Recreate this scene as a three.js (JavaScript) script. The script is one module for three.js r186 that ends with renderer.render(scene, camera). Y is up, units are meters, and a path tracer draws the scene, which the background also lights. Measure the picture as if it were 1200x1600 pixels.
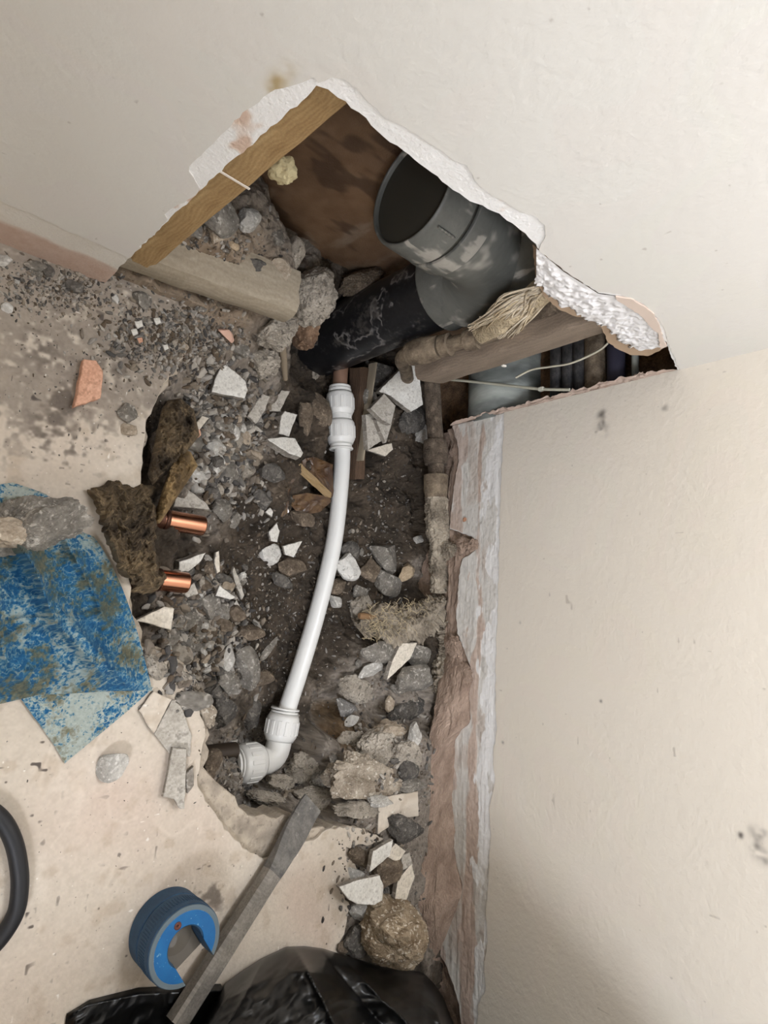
import * as THREE from 'three';
import { mergeGeometries, mergeVertices, toCreasedNormals } from 'three/addons/utils/BufferGeometryUtils.js';
import { RectAreaLightUniformsLib } from 'three/addons/lights/RectAreaLightUniformsLib.js';
import { RoundedBoxGeometry } from 'three/addons/geometries/RoundedBoxGeometry.js';

// ---------- camera, light, exposure ----------
// World: x = 0 is the right wall, z = 0 the boxed-in back wall, y = 0 the finished floor; metres.
RectAreaLightUniformsLib.init();
const scene = new THREE.Scene();
scene.background = new THREE.Color(0x000000);
const FOCAL = 950, W = 1200, HH = 1600;
const CAM = new THREE.Vector3(-0.7965, 0.6706, 0.3417);
const AX = new THREE.Vector3(0.7250751, 0.68659367, -0.05343444);      // image right
const AY = new THREE.Vector3(0.15336381, -0.08534198, 0.98447767);     // image down
const AZ = new THREE.Vector3(0.67137594, -0.72201515, -0.16717797);    // forward
const camera = new THREE.PerspectiveCamera(2 * Math.atan(HH / 2 / FOCAL) * 180 / Math.PI, W / HH, 0.02, 20);
camera.position.copy(CAM);
camera.quaternion.setFromRotationMatrix(new THREE.Matrix4().makeBasis(AX.clone(), AY.clone().negate(), AZ.clone().negate()));
camera.updateMatrixWorld();
scene.add(camera);
const renderer = new THREE.WebGLRenderer({ antialias: true });
renderer.toneMapping = THREE.LinearToneMapping;
renderer.toneMappingExposure = 0.49;
renderer.shadowMap.enabled = true;
renderer.shadowMap.type = THREE.PCFSoftShadowMap;
// unseen globe lamp, out of view, placed to brighten the corner walls; fitting built below
const GLOBE = { x: -0.3, y: 1.15, z: 0.25, i: 2.6, r: 0.08 };
const unseenGlobeLight = new THREE.PointLight(0xeef3ff, GLOBE.i);
unseenGlobeLight.position.set(GLOBE.x, GLOBE.y, GLOBE.z);
unseenGlobeLight.castShadow = true; unseenGlobeLight.shadow.radius = 7; unseenGlobeLight.shadow.mapSize.set(2048, 2048); unseenGlobeLight.shadow.camera.near = 0.02;
scene.add(unseenGlobeLight);
// unseen ceiling panel, out of view, placed to light the floor and right wall
const PANEL = { x: -2.05, y: 2.30, z: 2.15, w: 0.7, d: 0.6, i: 124 };
const unseenPanelLight = new THREE.RectAreaLight(0xeef3ff, PANEL.i, PANEL.w, PANEL.d);
unseenPanelLight.position.set(PANEL.x, PANEL.y - 0.012, PANEL.z);
unseenPanelLight.rotation.x = -Math.PI / 2;
scene.add(unseenPanelLight);
// unseen window, out of view on the far left wall, placed to soften the shade
const WIN = { x: -2.6, y: 1.35, z: 1.0, w: 1.0, h: 1.0, i: 1.2 };
const unseenWindowLight = new THREE.RectAreaLight(0xeef3ff, WIN.i, WIN.w, WIN.h);
unseenWindowLight.position.set(WIN.x + 0.02, WIN.y, WIN.z);
unseenWindowLight.rotation.y = -Math.PI / 2;
scene.add(unseenWindowLight);

// ---------- random, noise ----------
function rng(seed) { let a = seed >>> 0; return () => { a = (a + 0x6D2B79F5) | 0; let t = Math.imul(a ^ (a >>> 15), 1 | a); t = (t + Math.imul(t ^ (t >>> 7), 61 | t)) ^ t; return ((t ^ (t >>> 14)) >>> 0) / 4294967296; }; }
function h3(x, y, z) { let h = Math.imul(x, 374761393) ^ Math.imul(y, 668265263) ^ Math.imul(z, 1274126177); h = Math.imul(h ^ (h >>> 13), 1274126177); return ((h ^ (h >>> 16)) >>> 0) / 4294967296; }
function vn(x, y, z = 0) {
  const i = Math.floor(x), j = Math.floor(y), k = Math.floor(z); let a = x - i, b = y - j, c = z - k;
  a = a * a * (3 - 2 * a); b = b * b * (3 - 2 * b); c = c * c * (3 - 2 * c);
  const L = (p, q, t) => p + (q - p) * t;
  return L(L(L(h3(i, j, k), h3(i + 1, j, k), a), L(h3(i, j + 1, k), h3(i + 1, j + 1, k), a), b),
    L(L(h3(i, j, k + 1), h3(i + 1, j, k + 1), a), L(h3(i, j + 1, k + 1), h3(i + 1, j + 1, k + 1), a), b), c);
}
function fbm(x, y, z = 0, o = 4) { let s = 0, a = 0.5, n = 0; for (let i = 0; i < o; i++) { s += a * vn(x, y, z); n += a; a *= 0.5; x = x * 2.03 + 17.1; y = y * 2.03 + 3.7; z = z * 2.03 + 9.2; } return s / n; }
const sn = (x, y, z, o) => fbm(x, y, z, o) * 2 - 1;
const clamp = (x, a = 0, b = 1) => Math.min(b, Math.max(a, x));
const sstep = (a, b, x) => { const t = clamp((x - a) / (b - a)); return t * t * (3 - 2 * t); };
const lerp = (a, b, t) => a + (b - a) * t;
const mixc = (a, b, t) => [lerp(a[0], b[0], t), lerp(a[1], b[1], t), lerp(a[2], b[2], t)];

// ---------- placing: where the ray of a picture point meets a real plane ----------
function ray(px, py) { return AX.clone().multiplyScalar((px - 600) / FOCAL).addScaledVector(AY, (py - 800) / FOCAL).add(AZ); }
function onY(px, py, y = 0) { const d = ray(px, py); return CAM.clone().addScaledVector(d, (y - CAM.y) / d.y); }
function onZ(px, py, z = 0) { const d = ray(px, py); return CAM.clone().addScaledVector(d, (z - CAM.z) / d.z); }
function onX(px, py, x = 0) { const d = ray(px, py); return CAM.clone().addScaledVector(d, (x - CAM.x) / d.x); }

// ---------- textures ----------
function tex(w, h, fn, srgb = true) {
  const d = new Uint8Array(w * h * 4);
  for (let y = 0; y < h; y++) for (let x = 0; x < w; x++) { const c = fn((x + 0.5) / w, (y + 0.5) / h), o = (y * w + x) * 4; d[o] = clamp(c[0], 0, 255); d[o + 1] = clamp(c[1], 0, 255); d[o + 2] = clamp(c[2], 0, 255); d[o + 3] = 255; }
  const t = new THREE.DataTexture(d, w, h); t.wrapS = t.wrapT = THREE.RepeatWrapping; t.magFilter = THREE.LinearFilter; t.minFilter = THREE.LinearMipmapLinearFilter; t.generateMipmaps = true;
  if (srgb) t.colorSpace = THREE.SRGBColorSpace; t.needsUpdate = true; return t;
}
const grayTex = (w, h, fn) => tex(w, h, (u, v) => { const g = fn(u, v); return [g, g, g]; }, false);
function span(t, x0, y0, x1, y1) { t.repeat.set(1 / (x1 - x0), 1 / (y1 - y0)); t.offset.set(-x0 / (x1 - x0), -y0 / (y1 - y0)); t.wrapS = t.wrapT = THREE.ClampToEdgeWrapping; return t; }
// periodic fbm for tiling
function pfbm(u, v, n, o, s = 0) { let r = 0, a = 0.5, t = 0; for (let k = 0; k < o; k++) { const f = n << k, x = u * f, y = v * f, i = Math.floor(x), j = Math.floor(y); let p = x - i, q = y - j; p = p * p * (3 - 2 * p); q = q * q * (3 - 2 * q); const g = (m, l) => h3(((m % f) + f) % f, ((l % f) + f) % f, s + k * 7); r += a * lerp(lerp(g(i, j), g(i + 1, j), p), lerp(g(i, j + 1), g(i + 1, j + 1), p), q); t += a; a *= 0.55; } return r / t; }
function tile(t, metres) { t.repeat.set(1 / metres, 1 / metres); return t; }

// ---------- scene bookkeeping ----------
const used = {};
function numbered(n) { used[n] = (used[n] ?? -1) + 1; return used[n] ? n + '_' + String(used[n]).padStart(3, '0') : n; }
function shadow(o) { o.traverse((c) => { if (c.isMesh) { c.castShadow = true; c.receiveShadow = true; } }); return o; }
function struct(name, geo, m) { const o = new THREE.Mesh(geo, m); o.name = name; o.userData.kind = 'structure'; scene.add(o); return shadow(o); }
function part(name, geo, m, parent, label) { const o = new THREE.Mesh(geo, m); o.name = name; if (label) o.userData.label = label; parent.add(o); return shadow(o); }
function tag(o, label, category, group) { o.userData.label = label; o.userData.category = category; if (group) o.userData.group = group; return o; }
function thing(name, label, category, pos = [0, 0, 0], group) { const o = new THREE.Group(); o.name = numbered(name); o.position.set(...(pos.isVector3 ? pos.toArray() : pos)); scene.add(o); return tag(o, label, category, group); }
function single(name, geo, m, label, category, group) { const o = new THREE.Mesh(geo, m); o.name = numbered(name); scene.add(o); shadow(o); return tag(o, label, category, group); }
// put the mesh's origin at its base centre
function rebase(o) { o.geometry.computeBoundingBox(); const b = o.geometry.boundingBox, c = new THREE.Vector3((b.min.x + b.max.x) / 2, b.min.y, (b.min.z + b.max.z) / 2); o.geometry.translate(-c.x, -c.y, -c.z); o.position.add(c); return o; }

// ---------- geometry helpers ----------
function jag(pts, amp, step, seed = 1, closed = true) {   // break a polyline into an irregular edge
  const out = [], r = rng(seed), n = pts.length;
  for (let i = 0; i < (closed ? n : n - 1); i++) {
    const a = pts[i], b = pts[(i + 1) % n], dx = b[0] - a[0], dy = b[1] - a[1], L = Math.hypot(dx, dy), k = Math.max(1, Math.round(L / step));
    for (let j = 0; j < k; j++) { const t = j / k, e = j ? (r() - 0.5) * 2 * amp : (r() - 0.5) * amp; out.push([a[0] + dx * t - dy / (L || 1) * e, a[1] + dy * t + dx / (L || 1) * e]); }
  }
  if (!closed) out.push(pts[n - 1]);
  return out;
}
const shape = (pts) => new THREE.Shape(pts.map((p) => new THREE.Vector2(p[0], p[1])));
function inPoly(x, y, P) { let c = false; for (let i = 0, j = P.length - 1; i < P.length; j = i++) if ((P[i][1] > y) !== (P[j][1] > y) && x < (P[j][0] - P[i][0]) * (y - P[i][1]) / (P[j][1] - P[i][1]) + P[i][0]) c = !c; return c; }
function dPoly(x, y, P) { let m = 1e9; for (let i = 0, j = P.length - 1; i < P.length; j = i++) { const ax = P[j][0], ay = P[j][1], bx = P[i][0] - ax, by = P[i][1] - ay, t = clamp(((x - ax) * bx + (y - ay) * by) / (bx * bx + by * by + 1e-12)); m = Math.min(m, Math.hypot(x - ax - bx * t, y - ay - by * t)); } return m; }
const M_FLOOR = new THREE.Matrix4().set(1, 0, 0, 0, 0, 0, -1, 0, 0, 1, 0, 0, 0, 0, 0, 1);   // (X,Y,Z) -> (X,-Z,Y)
const M_RIGHT = new THREE.Matrix4().set(0, 0, -1, 0, 0, 1, 0, 0, 1, 0, 0, 0, 0, 0, 0, 1);   // (X,Y,Z) -> (-Z,Y,X)
function slab(pts, y, d, bevel = 0) { const g = new THREE.ExtrudeGeometry(shape(pts), { depth: d - 2 * bevel, bevelEnabled: bevel > 0, bevelThickness: bevel, bevelSize: bevel, bevelOffset: -bevel, bevelSegments: 1, curveSegments: 2 }); g.translate(0, 0, bevel); g.applyMatrix4(M_FLOOR); g.translate(0, y, 0); return g; }
function sheetZ(pts, z0, z1, bevel = 0) { const d = z1 - z0; const g = new THREE.ExtrudeGeometry(shape(pts), { depth: d - 2 * bevel, bevelEnabled: bevel > 0, bevelThickness: bevel, bevelSize: bevel, bevelOffset: -bevel, bevelSegments: 1 }); g.translate(0, 0, z0 + bevel); return g; }
function sheetX(pts, x0, x1, bevel = 0) { const d = x1 - x0; const g = new THREE.ExtrudeGeometry(shape(pts), { depth: d - 2 * bevel, bevelEnabled: bevel > 0, bevelThickness: bevel, bevelSize: bevel, bevelOffset: -bevel, bevelSegments: 1 }); g.translate(0, 0, bevel); g.applyMatrix4(M_RIGHT); g.translate(x1, 0, 0); return g; }
function boxUV(g, s = 1) { // box-projected uv in metres
  g = g.index ? g.toNonIndexed() : g; const p = g.attributes.position, uv = new Float32Array(p.count * 2);
  const a = new THREE.Vector3(), b = new THREE.Vector3(), c = new THREE.Vector3();
  for (let i = 0; i < p.count; i += 3) {
    a.fromBufferAttribute(p, i); b.fromBufferAttribute(p, i + 1); c.fromBufferAttribute(p, i + 2);
    const n = b.clone().sub(a).cross(c.clone().sub(a)), x = Math.abs(n.x), y = Math.abs(n.y), z = Math.abs(n.z);
    [a, b, c].forEach((v, k) => { const q = y >= x && y >= z ? [v.x, v.z] : x >= z ? [v.z, v.y] : [v.x, v.y]; uv[(i + k) * 2] = q[0] * s; uv[(i + k) * 2 + 1] = q[1] * s; });
  }
  g.setAttribute('uv', new THREE.BufferAttribute(uv, 2)); return g;
}
function merge(list) { return mergeGeometries(list.map((g) => { g = g.index ? g.toNonIndexed() : g; for (const k of Object.keys(g.attributes)) if (!['position', 'normal', 'uv'].includes(k)) g.deleteAttribute(k); g.clearGroups(); return g; })); }
function at(g, x, y, z) { g.translate(x, y, z); return g; }
function box(w, h, d, r = 0.002) { return new RoundedBoxGeometry(w, h, d, 2, r); }
const ICO = {};
function ico(n) { if (!ICO[n]) ICO[n] = mergeVertices((() => { const g = new THREE.IcosahedronGeometry(1, n); g.deleteAttribute('uv'); g.deleteAttribute('normal'); return g; })(), 1e-4); return ICO[n].clone(); }
// an angular broken stone filling about [-1,1]^3: a ball cut by random planes, roughened
function rockGeo(seed, sx, sy, sz, { n = 6, cuts = 11, rough = 0.05, round = 0.0, crease = 0.38, freq = 2.4 } = {}) {
  const r = rng(seed), P = [];
  for (let i = 0; i < cuts; i++) { const z = r() * 2 - 1, a = r() * 6.283, q = Math.sqrt(1 - z * z); P.push([q * Math.cos(a), z, q * Math.sin(a), 0.5 + 0.42 * r()]); }
  const g = ico(n), p = g.attributes.position, v = new THREE.Vector3(), o = seed * 3.17;
  let mx = [0, 0, 0], mn = [0, 0, 0];
  for (let i = 0; i < p.count; i++) {
    v.fromBufferAttribute(p, i); let R = 1;
    for (const q of P) { const d = v.x * q[0] + v.y * q[1] + v.z * q[2]; if (d > 0.05) R = Math.min(R, q[3] / d); }
    R = lerp(R, 0.85, round);
    R *= 1 + rough * (sn(v.x * freq + o, v.y * freq, v.z * freq, 4) * 1.6 + 0.35 * sn(v.x * freq * 6 + o, v.y * freq * 6, v.z * freq * 6, 2));
    v.multiplyScalar(R); p.setXYZ(i, v.x, v.y, v.z);
    mx = [Math.max(mx[0], v.x), Math.max(mx[1], v.y), Math.max(mx[2], v.z)]; mn = [Math.min(mn[0], v.x), Math.min(mn[1], v.y), Math.min(mn[2], v.z)];
  }
  for (let i = 0; i < p.count; i++) { v.fromBufferAttribute(p, i); p.setXYZ(i, ((v.x - mn[0]) / (mx[0] - mn[0]) * 2 - 1) * sx, ((v.y - mn[1]) / (mx[1] - mn[1]) * 2 - 1) * sy, ((v.z - mn[2]) / (mx[2] - mn[2]) * 2 - 1) * sz); }
  return boxUV(toCreasedNormals(g, crease));
}
// grid surface from a function (u, v) -> Vector3
function surf(nu, nv, fn, su = 1, sv = 1, closedU = false) {
  const pos = [], uv = [], idx = [];
  for (let j = 0; j <= nv; j++) for (let i = 0; i <= nu; i++) { const q = fn(i / nu, j / nv); pos.push(q.x, q.y, q.z); uv.push(i / nu * su, j / nv * sv); }
  for (let j = 0; j < nv; j++) for (let i = 0; i < nu; i++) { const a = j * (nu + 1) + i, b = a + 1, c = a + nu + 1, d = c + 1; idx.push(a, c, b, b, c, d); }
  const g = new THREE.BufferGeometry(); g.setAttribute('position', new THREE.Float32BufferAttribute(pos, 3)); g.setAttribute('uv', new THREE.Float32BufferAttribute(uv, 2)); g.setIndex(idx); g.computeVertexNormals(); return g;
}
function along(P) { // polyline sampler by arc length, P of [x,y]
  const L = [0]; for (let i = 1; i < P.length; i++) L.push(L[i - 1] + Math.hypot(P[i][0] - P[i - 1][0], P[i][1] - P[i - 1][1]));
  return (t) => { const s = t * L[L.length - 1]; let i = 1; while (i < P.length - 1 && L[i] < s) i++; const k = (s - L[i - 1]) / (L[i] - L[i - 1] || 1); return [lerp(P[i - 1][0], P[i][0], k), lerp(P[i - 1][1], P[i][1], k)]; };
}
function along3(P) { const L = [0]; for (let i = 1; i < P.length; i++) L.push(L[i - 1] + P[i].distanceTo(P[i - 1])); return (t) => { const s = t * L[L.length - 1]; let i = 1; while (i < P.length - 1 && L[i] < s) i++; return P[i - 1].clone().lerp(P[i], (s - L[i - 1]) / (L[i] - L[i - 1] || 1)); }; }
// tube whose radius varies: path points Vector3[], rad(t, angle)
function limb(path, rad, ns = 40, nr = 14, caps = true) {
  const c = new THREE.CatmullRomCurve3(path, false, 'centripetal'), fr = c.computeFrenetFrames(ns, false), pts = c.getSpacedPoints(ns);
  const len = c.getLength();
  const g = surf(nr, ns, (u, v) => { const k = Math.round(v * ns), a = u * Math.PI * 2, R = rad(v, a); return pts[k].clone().addScaledVector(fr.normals[k], Math.cos(a) * R).addScaledVector(fr.binormals[k], Math.sin(a) * R); }, 0.12, len);
  const out = [g];
  if (caps) for (const k of [0, ns]) { const t = k / ns, q = [], nn = []; const f = new THREE.BufferGeometry(); for (let i = 0; i < nr; i++) for (const a of (k ? [i + 1, i] : [i, i + 1]).concat(-1)) { if (a < 0) q.push(pts[k].x, pts[k].y, pts[k].z); else { const an = a / nr * Math.PI * 2, R = rad(t, an), w = pts[k].clone().addScaledVector(fr.normals[k], Math.cos(an) * R).addScaledVector(fr.binormals[k], Math.sin(an) * R); q.push(w.x, w.y, w.z); } } f.setAttribute('position', new THREE.Float32BufferAttribute(q, 3)); f.setAttribute('uv', new THREE.Float32BufferAttribute(new Float32Array(q.length / 3 * 2), 2)); f.computeVertexNormals(); out.push(f); }
  return out.length > 1 ? merge(out) : g;
}
const lathe = (prof, seg = 40) => new THREE.LatheGeometry(prof.map((p) => new THREE.Vector2(p[0], p[1])), seg);
const mat = (o) => new THREE.MeshStandardMaterial({ roughness: 0.85, ...o });
const phys = (o) => new THREE.MeshPhysicalMaterial({ roughness: 0.85, ...o });
// ---------- outlines of the place (traced points carried to the real planes) ----------
const fl = (P, y = 0) => P.map((p) => { const q = onY(p[0], p[1], y); return [q.x, q.z]; });
const bk = (P, z = 0) => P.map((p) => { const q = onZ(p[0], p[1], z); return [q.x, q.y]; });
const rt = (P, x = 0) => P.map((p) => { const q = onX(p[0], p[1], x); return [q.z, q.y]; });
// edge of the broken-out trench in the floor
const PIT_TOP = fl([[318, 470], [300, 505], [289, 557], [255, 599], [240, 636], [229, 655], [227, 692], [223, 723], [220, 750], [206, 800], [200, 860], [203, 930], [208, 985], [222, 1010], [262, 1020], [280, 1042], [304, 1062], [309, 1085], [314, 1117], [322, 1150], [314, 1177], [310, 1227], [327, 1257], [347, 1287], [367, 1313], [393, 1333], [413, 1342], [430, 1335], [452, 1318], [490, 1312], [518, 1294], [550, 1291], [583, 1304], [600, 1310], [580, 1320], [541, 1324], [544, 1356], [548, 1374], [534, 1392], [547, 1418], [539, 1460], [528, 1483], [536, 1530], [600, 1585], [690, 1610]]);
const FLOOR_IN = jag(PIT_TOP, 0.0022, 0.008, 11, false);
const ZE = 2.6, XL = -2.6;
const FLOOR_OUT = [...FLOOR_IN, [0, 0.95], [0, ZE], [XL, ZE], [XL, -0.012], [FLOOR_IN[0][0], -0.012]];
const PIT_POLY = [...PIT_TOP, [0.02, 0.95], [0.02, -0.3], [-0.42, -0.3]];
const LOWER_IN = jag(fl([[318, 470], [290, 560], [240, 640], [224, 720], [204, 830], [205, 930], [225, 1004], [280, 1030], [312, 1070], [322, 1120], [330, 1150], [322, 1200], [340, 1222], [360, 1240], [377, 1262], [393, 1273], [427, 1279], [457, 1276], [500, 1296], [560, 1293], [600, 1306], [565, 1330], [560, 1375], [550, 1400], [560, 1440], [545, 1490], [600, 1585], [690, 1610]]), 0.004, 0.01, 12, false);
const LOWER_OUT = [...LOWER_IN, [0, 0.95], [0, ZE], [XL, ZE], [XL, -0.012], [LOWER_IN[0][0], -0.012]];

// ---------- dug ground: heights from measured spots ----------
const SPOTS = [[230, 410, .07], [330, 400, .078], [300, 345, .08], [420, 430, .07], [432, 480, .062], [360, 345, .08], [480, 400, -.03], [560, 430, -.06], [520, 440, -.05], [470, 560, -.15], [540, 590, -.17], [500, 520, -.15],
  [250, 470, -.004], [330, 520, -.01], [390, 550, -.03], [400, 575, -.06], [360, 610, -.06], [290, 590, -.012], [330, 650, -.06], [300, 690, -.07], [265, 650, -.035], [250, 730, -.06], [400, 690, -.09], [460, 650, -.11], [380, 760, -.1], [440, 860, -.13], [380, 860, -.12], [300, 880, -.1], [320, 820, -.1],
  [235, 930, -.07], [320, 980, -.1], [400, 960, -.13], [480, 900, -.135], [460, 1000, -.14], [400, 1060, -.135], [340, 1090, -.12], [340, 1150, -.13], [400, 1150, -.175], [500, 1120, -.145], [430, 1205, -.165], [375, 1190, -.165], [420, 1190, -.17], [400, 1240, -.11], [350, 1218, -.08], [470, 1235, -.07], [230, 850, -.06],
  [540, 700, -.15], [535, 800, -.14], [600, 750, -.12], [570, 820, -.12], [620, 820, -.11], [650, 870, -.1], [600, 900, -.11], [560, 950, -.12], [620, 1000, -.08], [600, 1050, -.08], [560, 1090, -.1], [640, 1090, -.06], [560, 1150, -.06], [620, 1170, -.035], [525, 1190, -.06], [600, 1230, -.02], [530, 1255, -.03],
  [600, 650, -.1], [640, 620, -.1], [640, 700, -.1], [690, 720, -.07], [690, 850, -.06], [690, 1000, -.045], [680, 1100, -.03], [660, 1190, -.015], [600, 590, -.12], [600, 1340, -.018], [590, 1420, -.02], [620, 1500, -.02], [650, 1400, -.018], [670, 1530, -.02], [560, 1350, -.014], [490, 1290, -.02], [570, 1280, -.014], [630, 1270, -.014]].map(([x, y, h]) => { const q = onY(x, y, h); return [q.x, q.z, h]; });
SPOTS.push([-0.75, -0.1, 0.07], [-0.9, -0.1, 0.07], [-0.1, -0.15, -0.14], [0.02, -0.15, -0.13], [-0.3, -0.19, -0.05]);
function baseH(x, z) { let s = 0, w = 0; for (const [a, b, h] of SPOTS) { const d = (x - a) * (x - a) + (z - b) * (z - b), k = 1 / (d * d * d + 4e-10); s += k * h; w += k; } return s / w; }
const GX0 = -0.95, GX1 = 0.03, GZ0 = -0.21, GZ1 = 0.97, GNX = 500, GNZ = 600, GH = new Float32Array((GNX + 1) * (GNZ + 1));
for (let j = 0; j <= GNZ; j++) for (let i = 0; i <= GNX; i++) {
  const x = lerp(GX0, GX1, i / GNX), z = lerp(GZ0, GZ1, j / GNZ);
  let h = -0.07;
  const inside = inPoly(x, z, PIT_POLY), d = dPoly(x, z, PIT_TOP);
  if (inside || z < 0 || d < 0.03) {
    h = baseH(x, z);
    const clod = sn(x * 28, z * 28, 1, 3) * 0.014 + sn(x * 80, z * 80, 5, 3) * 0.009 + (1 - Math.abs(sn(x * 48, z * 48, 9, 3))) * 0.008 + Math.max(0, sn(x * 150, z * 150, 3, 2)) * 0.006 + sn(x * 300, z * 300, 3, 1) * 0.0014;
    const mound = sstep(.5, .56, z) * sstep(-.30, -.24, x); h += mound * ((1 - Math.abs(sn(x * 22, z * 22, 19, 3))) * .022 - .012 + (1 - Math.abs(sn(x * 60, z * 60, 23, 2))) * .007);
    const calm = sstep(-0.03, 0.0, h) * (z > 0.55 ? 0.4 : 0.35);
    h += clod * (1 - calm) ;
    if (!inside && z > -0.012) h = Math.min(h, -0.02 - d);
    else if (z > -0.012) h = Math.min(h, -0.004 - 0.0);
  }
  if (z > -0.046 && z <= -0.012 && x < -0.4) h = Math.min(h, 0.0 + 0.02 * vn(x * 60, z * 60, 3));
  if (z >= -0.012 && !inside && d >= 0.03) h = -0.07;
  GH[j * (GNX + 1) + i] = h;
}
function soil(x, z) { const u = clamp((x - GX0) / (GX1 - GX0)) * GNX, v = clamp((z - GZ0) / (GZ1 - GZ0)) * GNZ, i = Math.min(GNX - 1, Math.floor(u)), j = Math.min(GNZ - 1, Math.floor(v)), a = u - i, b = v - j, k = GNX + 1; return lerp(lerp(GH[j * k + i], GH[j * k + i + 1], a), lerp(GH[(j + 1) * k + i], GH[(j + 1) * k + i + 1], a), b); }
function ground(x, z) { const s = x > GX0 && z < GZ1 ? soil(x, z) : -1; return z > -0.012 && !inPoly(x, z, PIT_POLY) ? Math.max(0, s) : s; }
function land(px, py) { const d = ray(px, py); let t = (0.25 - CAM.y) / d.y; for (let i = 0; i < 900; i++, t += 0.0008) { const x = CAM.x + d.x * t, y = CAM.y + d.y * t, z = CAM.z + d.z * t; if (y <= ground(x, z)) return new THREE.Vector3(x, y, z); } return onY(px, py, -0.1); }

// ---------- surface materials ----------
const blobs = (list, plane) => list.map(([x, y, r, k]) => { const q = plane(x, y); return [q[0], q[1], r, k ?? 1]; });
const FA = [-0.9, -0.06, 0.02, 1.0];
const dust = blobs([[60, 440, .09, 1], [130, 470, .08, .85], [220, 480, .09, 1], [290, 520, .07, 1], [10, 560, .06, .6], [90, 610, .05, .5], [250, 570, .05, .8], [190, 560, .05, .6], [150, 740, .03, .2], [40, 640, .06, .45]], (x, y) => fl([[x, y]])[0]);
const pink = blobs([[230, 1240, .06, .8], [330, 1290, .05, .5], [120, 1270, .05, .7], [480, 1420, .035, 1], [470, 1380, .03, .8], [500, 1470, .03, .8], [560, 1250, .03, .4], [30, 1560, .06, .5], [270, 1400, .06, .3], [60, 690, .08, .4]], (x, y) => fl([[x, y]])[0]);
const grime = blobs([[60, 540, .03, .8], [100, 700, .04, .5], [190, 560, .03, .7], [70, 660, .02, .6], [98, 626, .011, 1.6], [300, 1410, .03, .5], [335, 1400, .012, 1], [120, 1490, .02, .5], [350, 1430, .03, .6], [140, 620, .05, .4]], (x, y) => fl([[x, y]])[0]);
const field = (B, x, y) => { let s = 0; for (const [a, b, r, k] of B) s += k * Math.exp(-((x - a) * (x - a) + (y - b) * (y - b)) / (r * r)); return s; };
const floorTex = span(tex(1500, 1700, (u, v) => {
  const x = lerp(FA[0], FA[2], u), z = lerp(FA[1], FA[3], v);
  const n1 = fbm(x * 9, z * 9, 2, 4), n2 = fbm(x * 60, z * 60, 4, 3), n3 = vn(x * 420, z * 420, 7), n4 = fbm(x * 170, z * 170, 12, 2);
  let c = mixc([190, 178, 161], [211, 200, 184], clamp(n1 * 1.6 - 0.3));
  c = mixc(c, [188, 162, 146], clamp(field(pink, x, z) * (0.1 + 0.45 * fbm(x * 26, z * 26, 6, 3)), 0, 0.5));
  c = mixc(c, [160, 140, 116], sstep(0.58, 0.78, n2) * 0.28);
  const sc = Math.abs(sn(x * 7 + z * 4, z * 5 - x * 3, 31, 3)); c = mixc(c, [233, 222, 206], sstep(0.025, 0.0, sc) * 0.35 * n2);
  const dm = clamp(field(dust, x, z)); c = mixc(c, mixc([116, 107, 97], [166, 154, 139], n2), sstep(0.25, 0.75, dm * 0.75 + (n4 - 0.5) * 1.0 + (n2 - 0.5) * 0.5) * 0.9);
  c = mixc(c, [96, 86, 76], clamp(sstep(0.6, 0.95, field(grime, x, z) * 0.5 + n4 * 0.62) * 0.75));
  const speck = sstep(0.9, 0.965, vn(x * 150 + 31, z * 150, 77)) * sstep(0.5, 0.8, vn(x * 30, z * 30, 55)); c = mixc(c, [70, 62, 56], speck * 0.85);
  const sp2 = sstep(0.93, 0.98, vn(x * 260, z * 260 + 9, 21)) * (0.25 + 0.75 * dm); c = mixc(c, [60, 54, 50], sp2 * 0.8);
  const wh = sstep(0.955, 0.985, vn(x * 210 + 3, z * 210, 91)); c = mixc(c, [240, 236, 228], wh * 0.7);
  const g = (n3 - 0.5) * 9 + (n4 - 0.5) * 10; return [c[0] + g, c[1] + g, c[2] + g];
}), FA[0], FA[1], FA[2], FA[3]);
const grainBump = tile(grayTex(512, 512, (u, v) => 255 * (0.55 * pfbm(u, v, 10, 5, 3) + 0.45 * pfbm(u, v, 60, 3, 8))), 0.12);
const M = {};
M.floor = mat({ map: floorTex, bumpMap: grainBump, bumpScale: 0.0007, roughness: 0.82 });
M.under = mat({ color: 0xb8ac9c, bumpMap: grainBump, bumpScale: 0.0016, map: tile(tex(512, 512, (u, v) => { const g = 0.72 + 0.5 * pfbm(u, v, 8, 5, 1) - 0.1 * sstep(.62, .8, pfbm(u, v, 40, 2, 6)); return [250 * g, 248 * g, 244 * g]; }), 0.15) });
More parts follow.
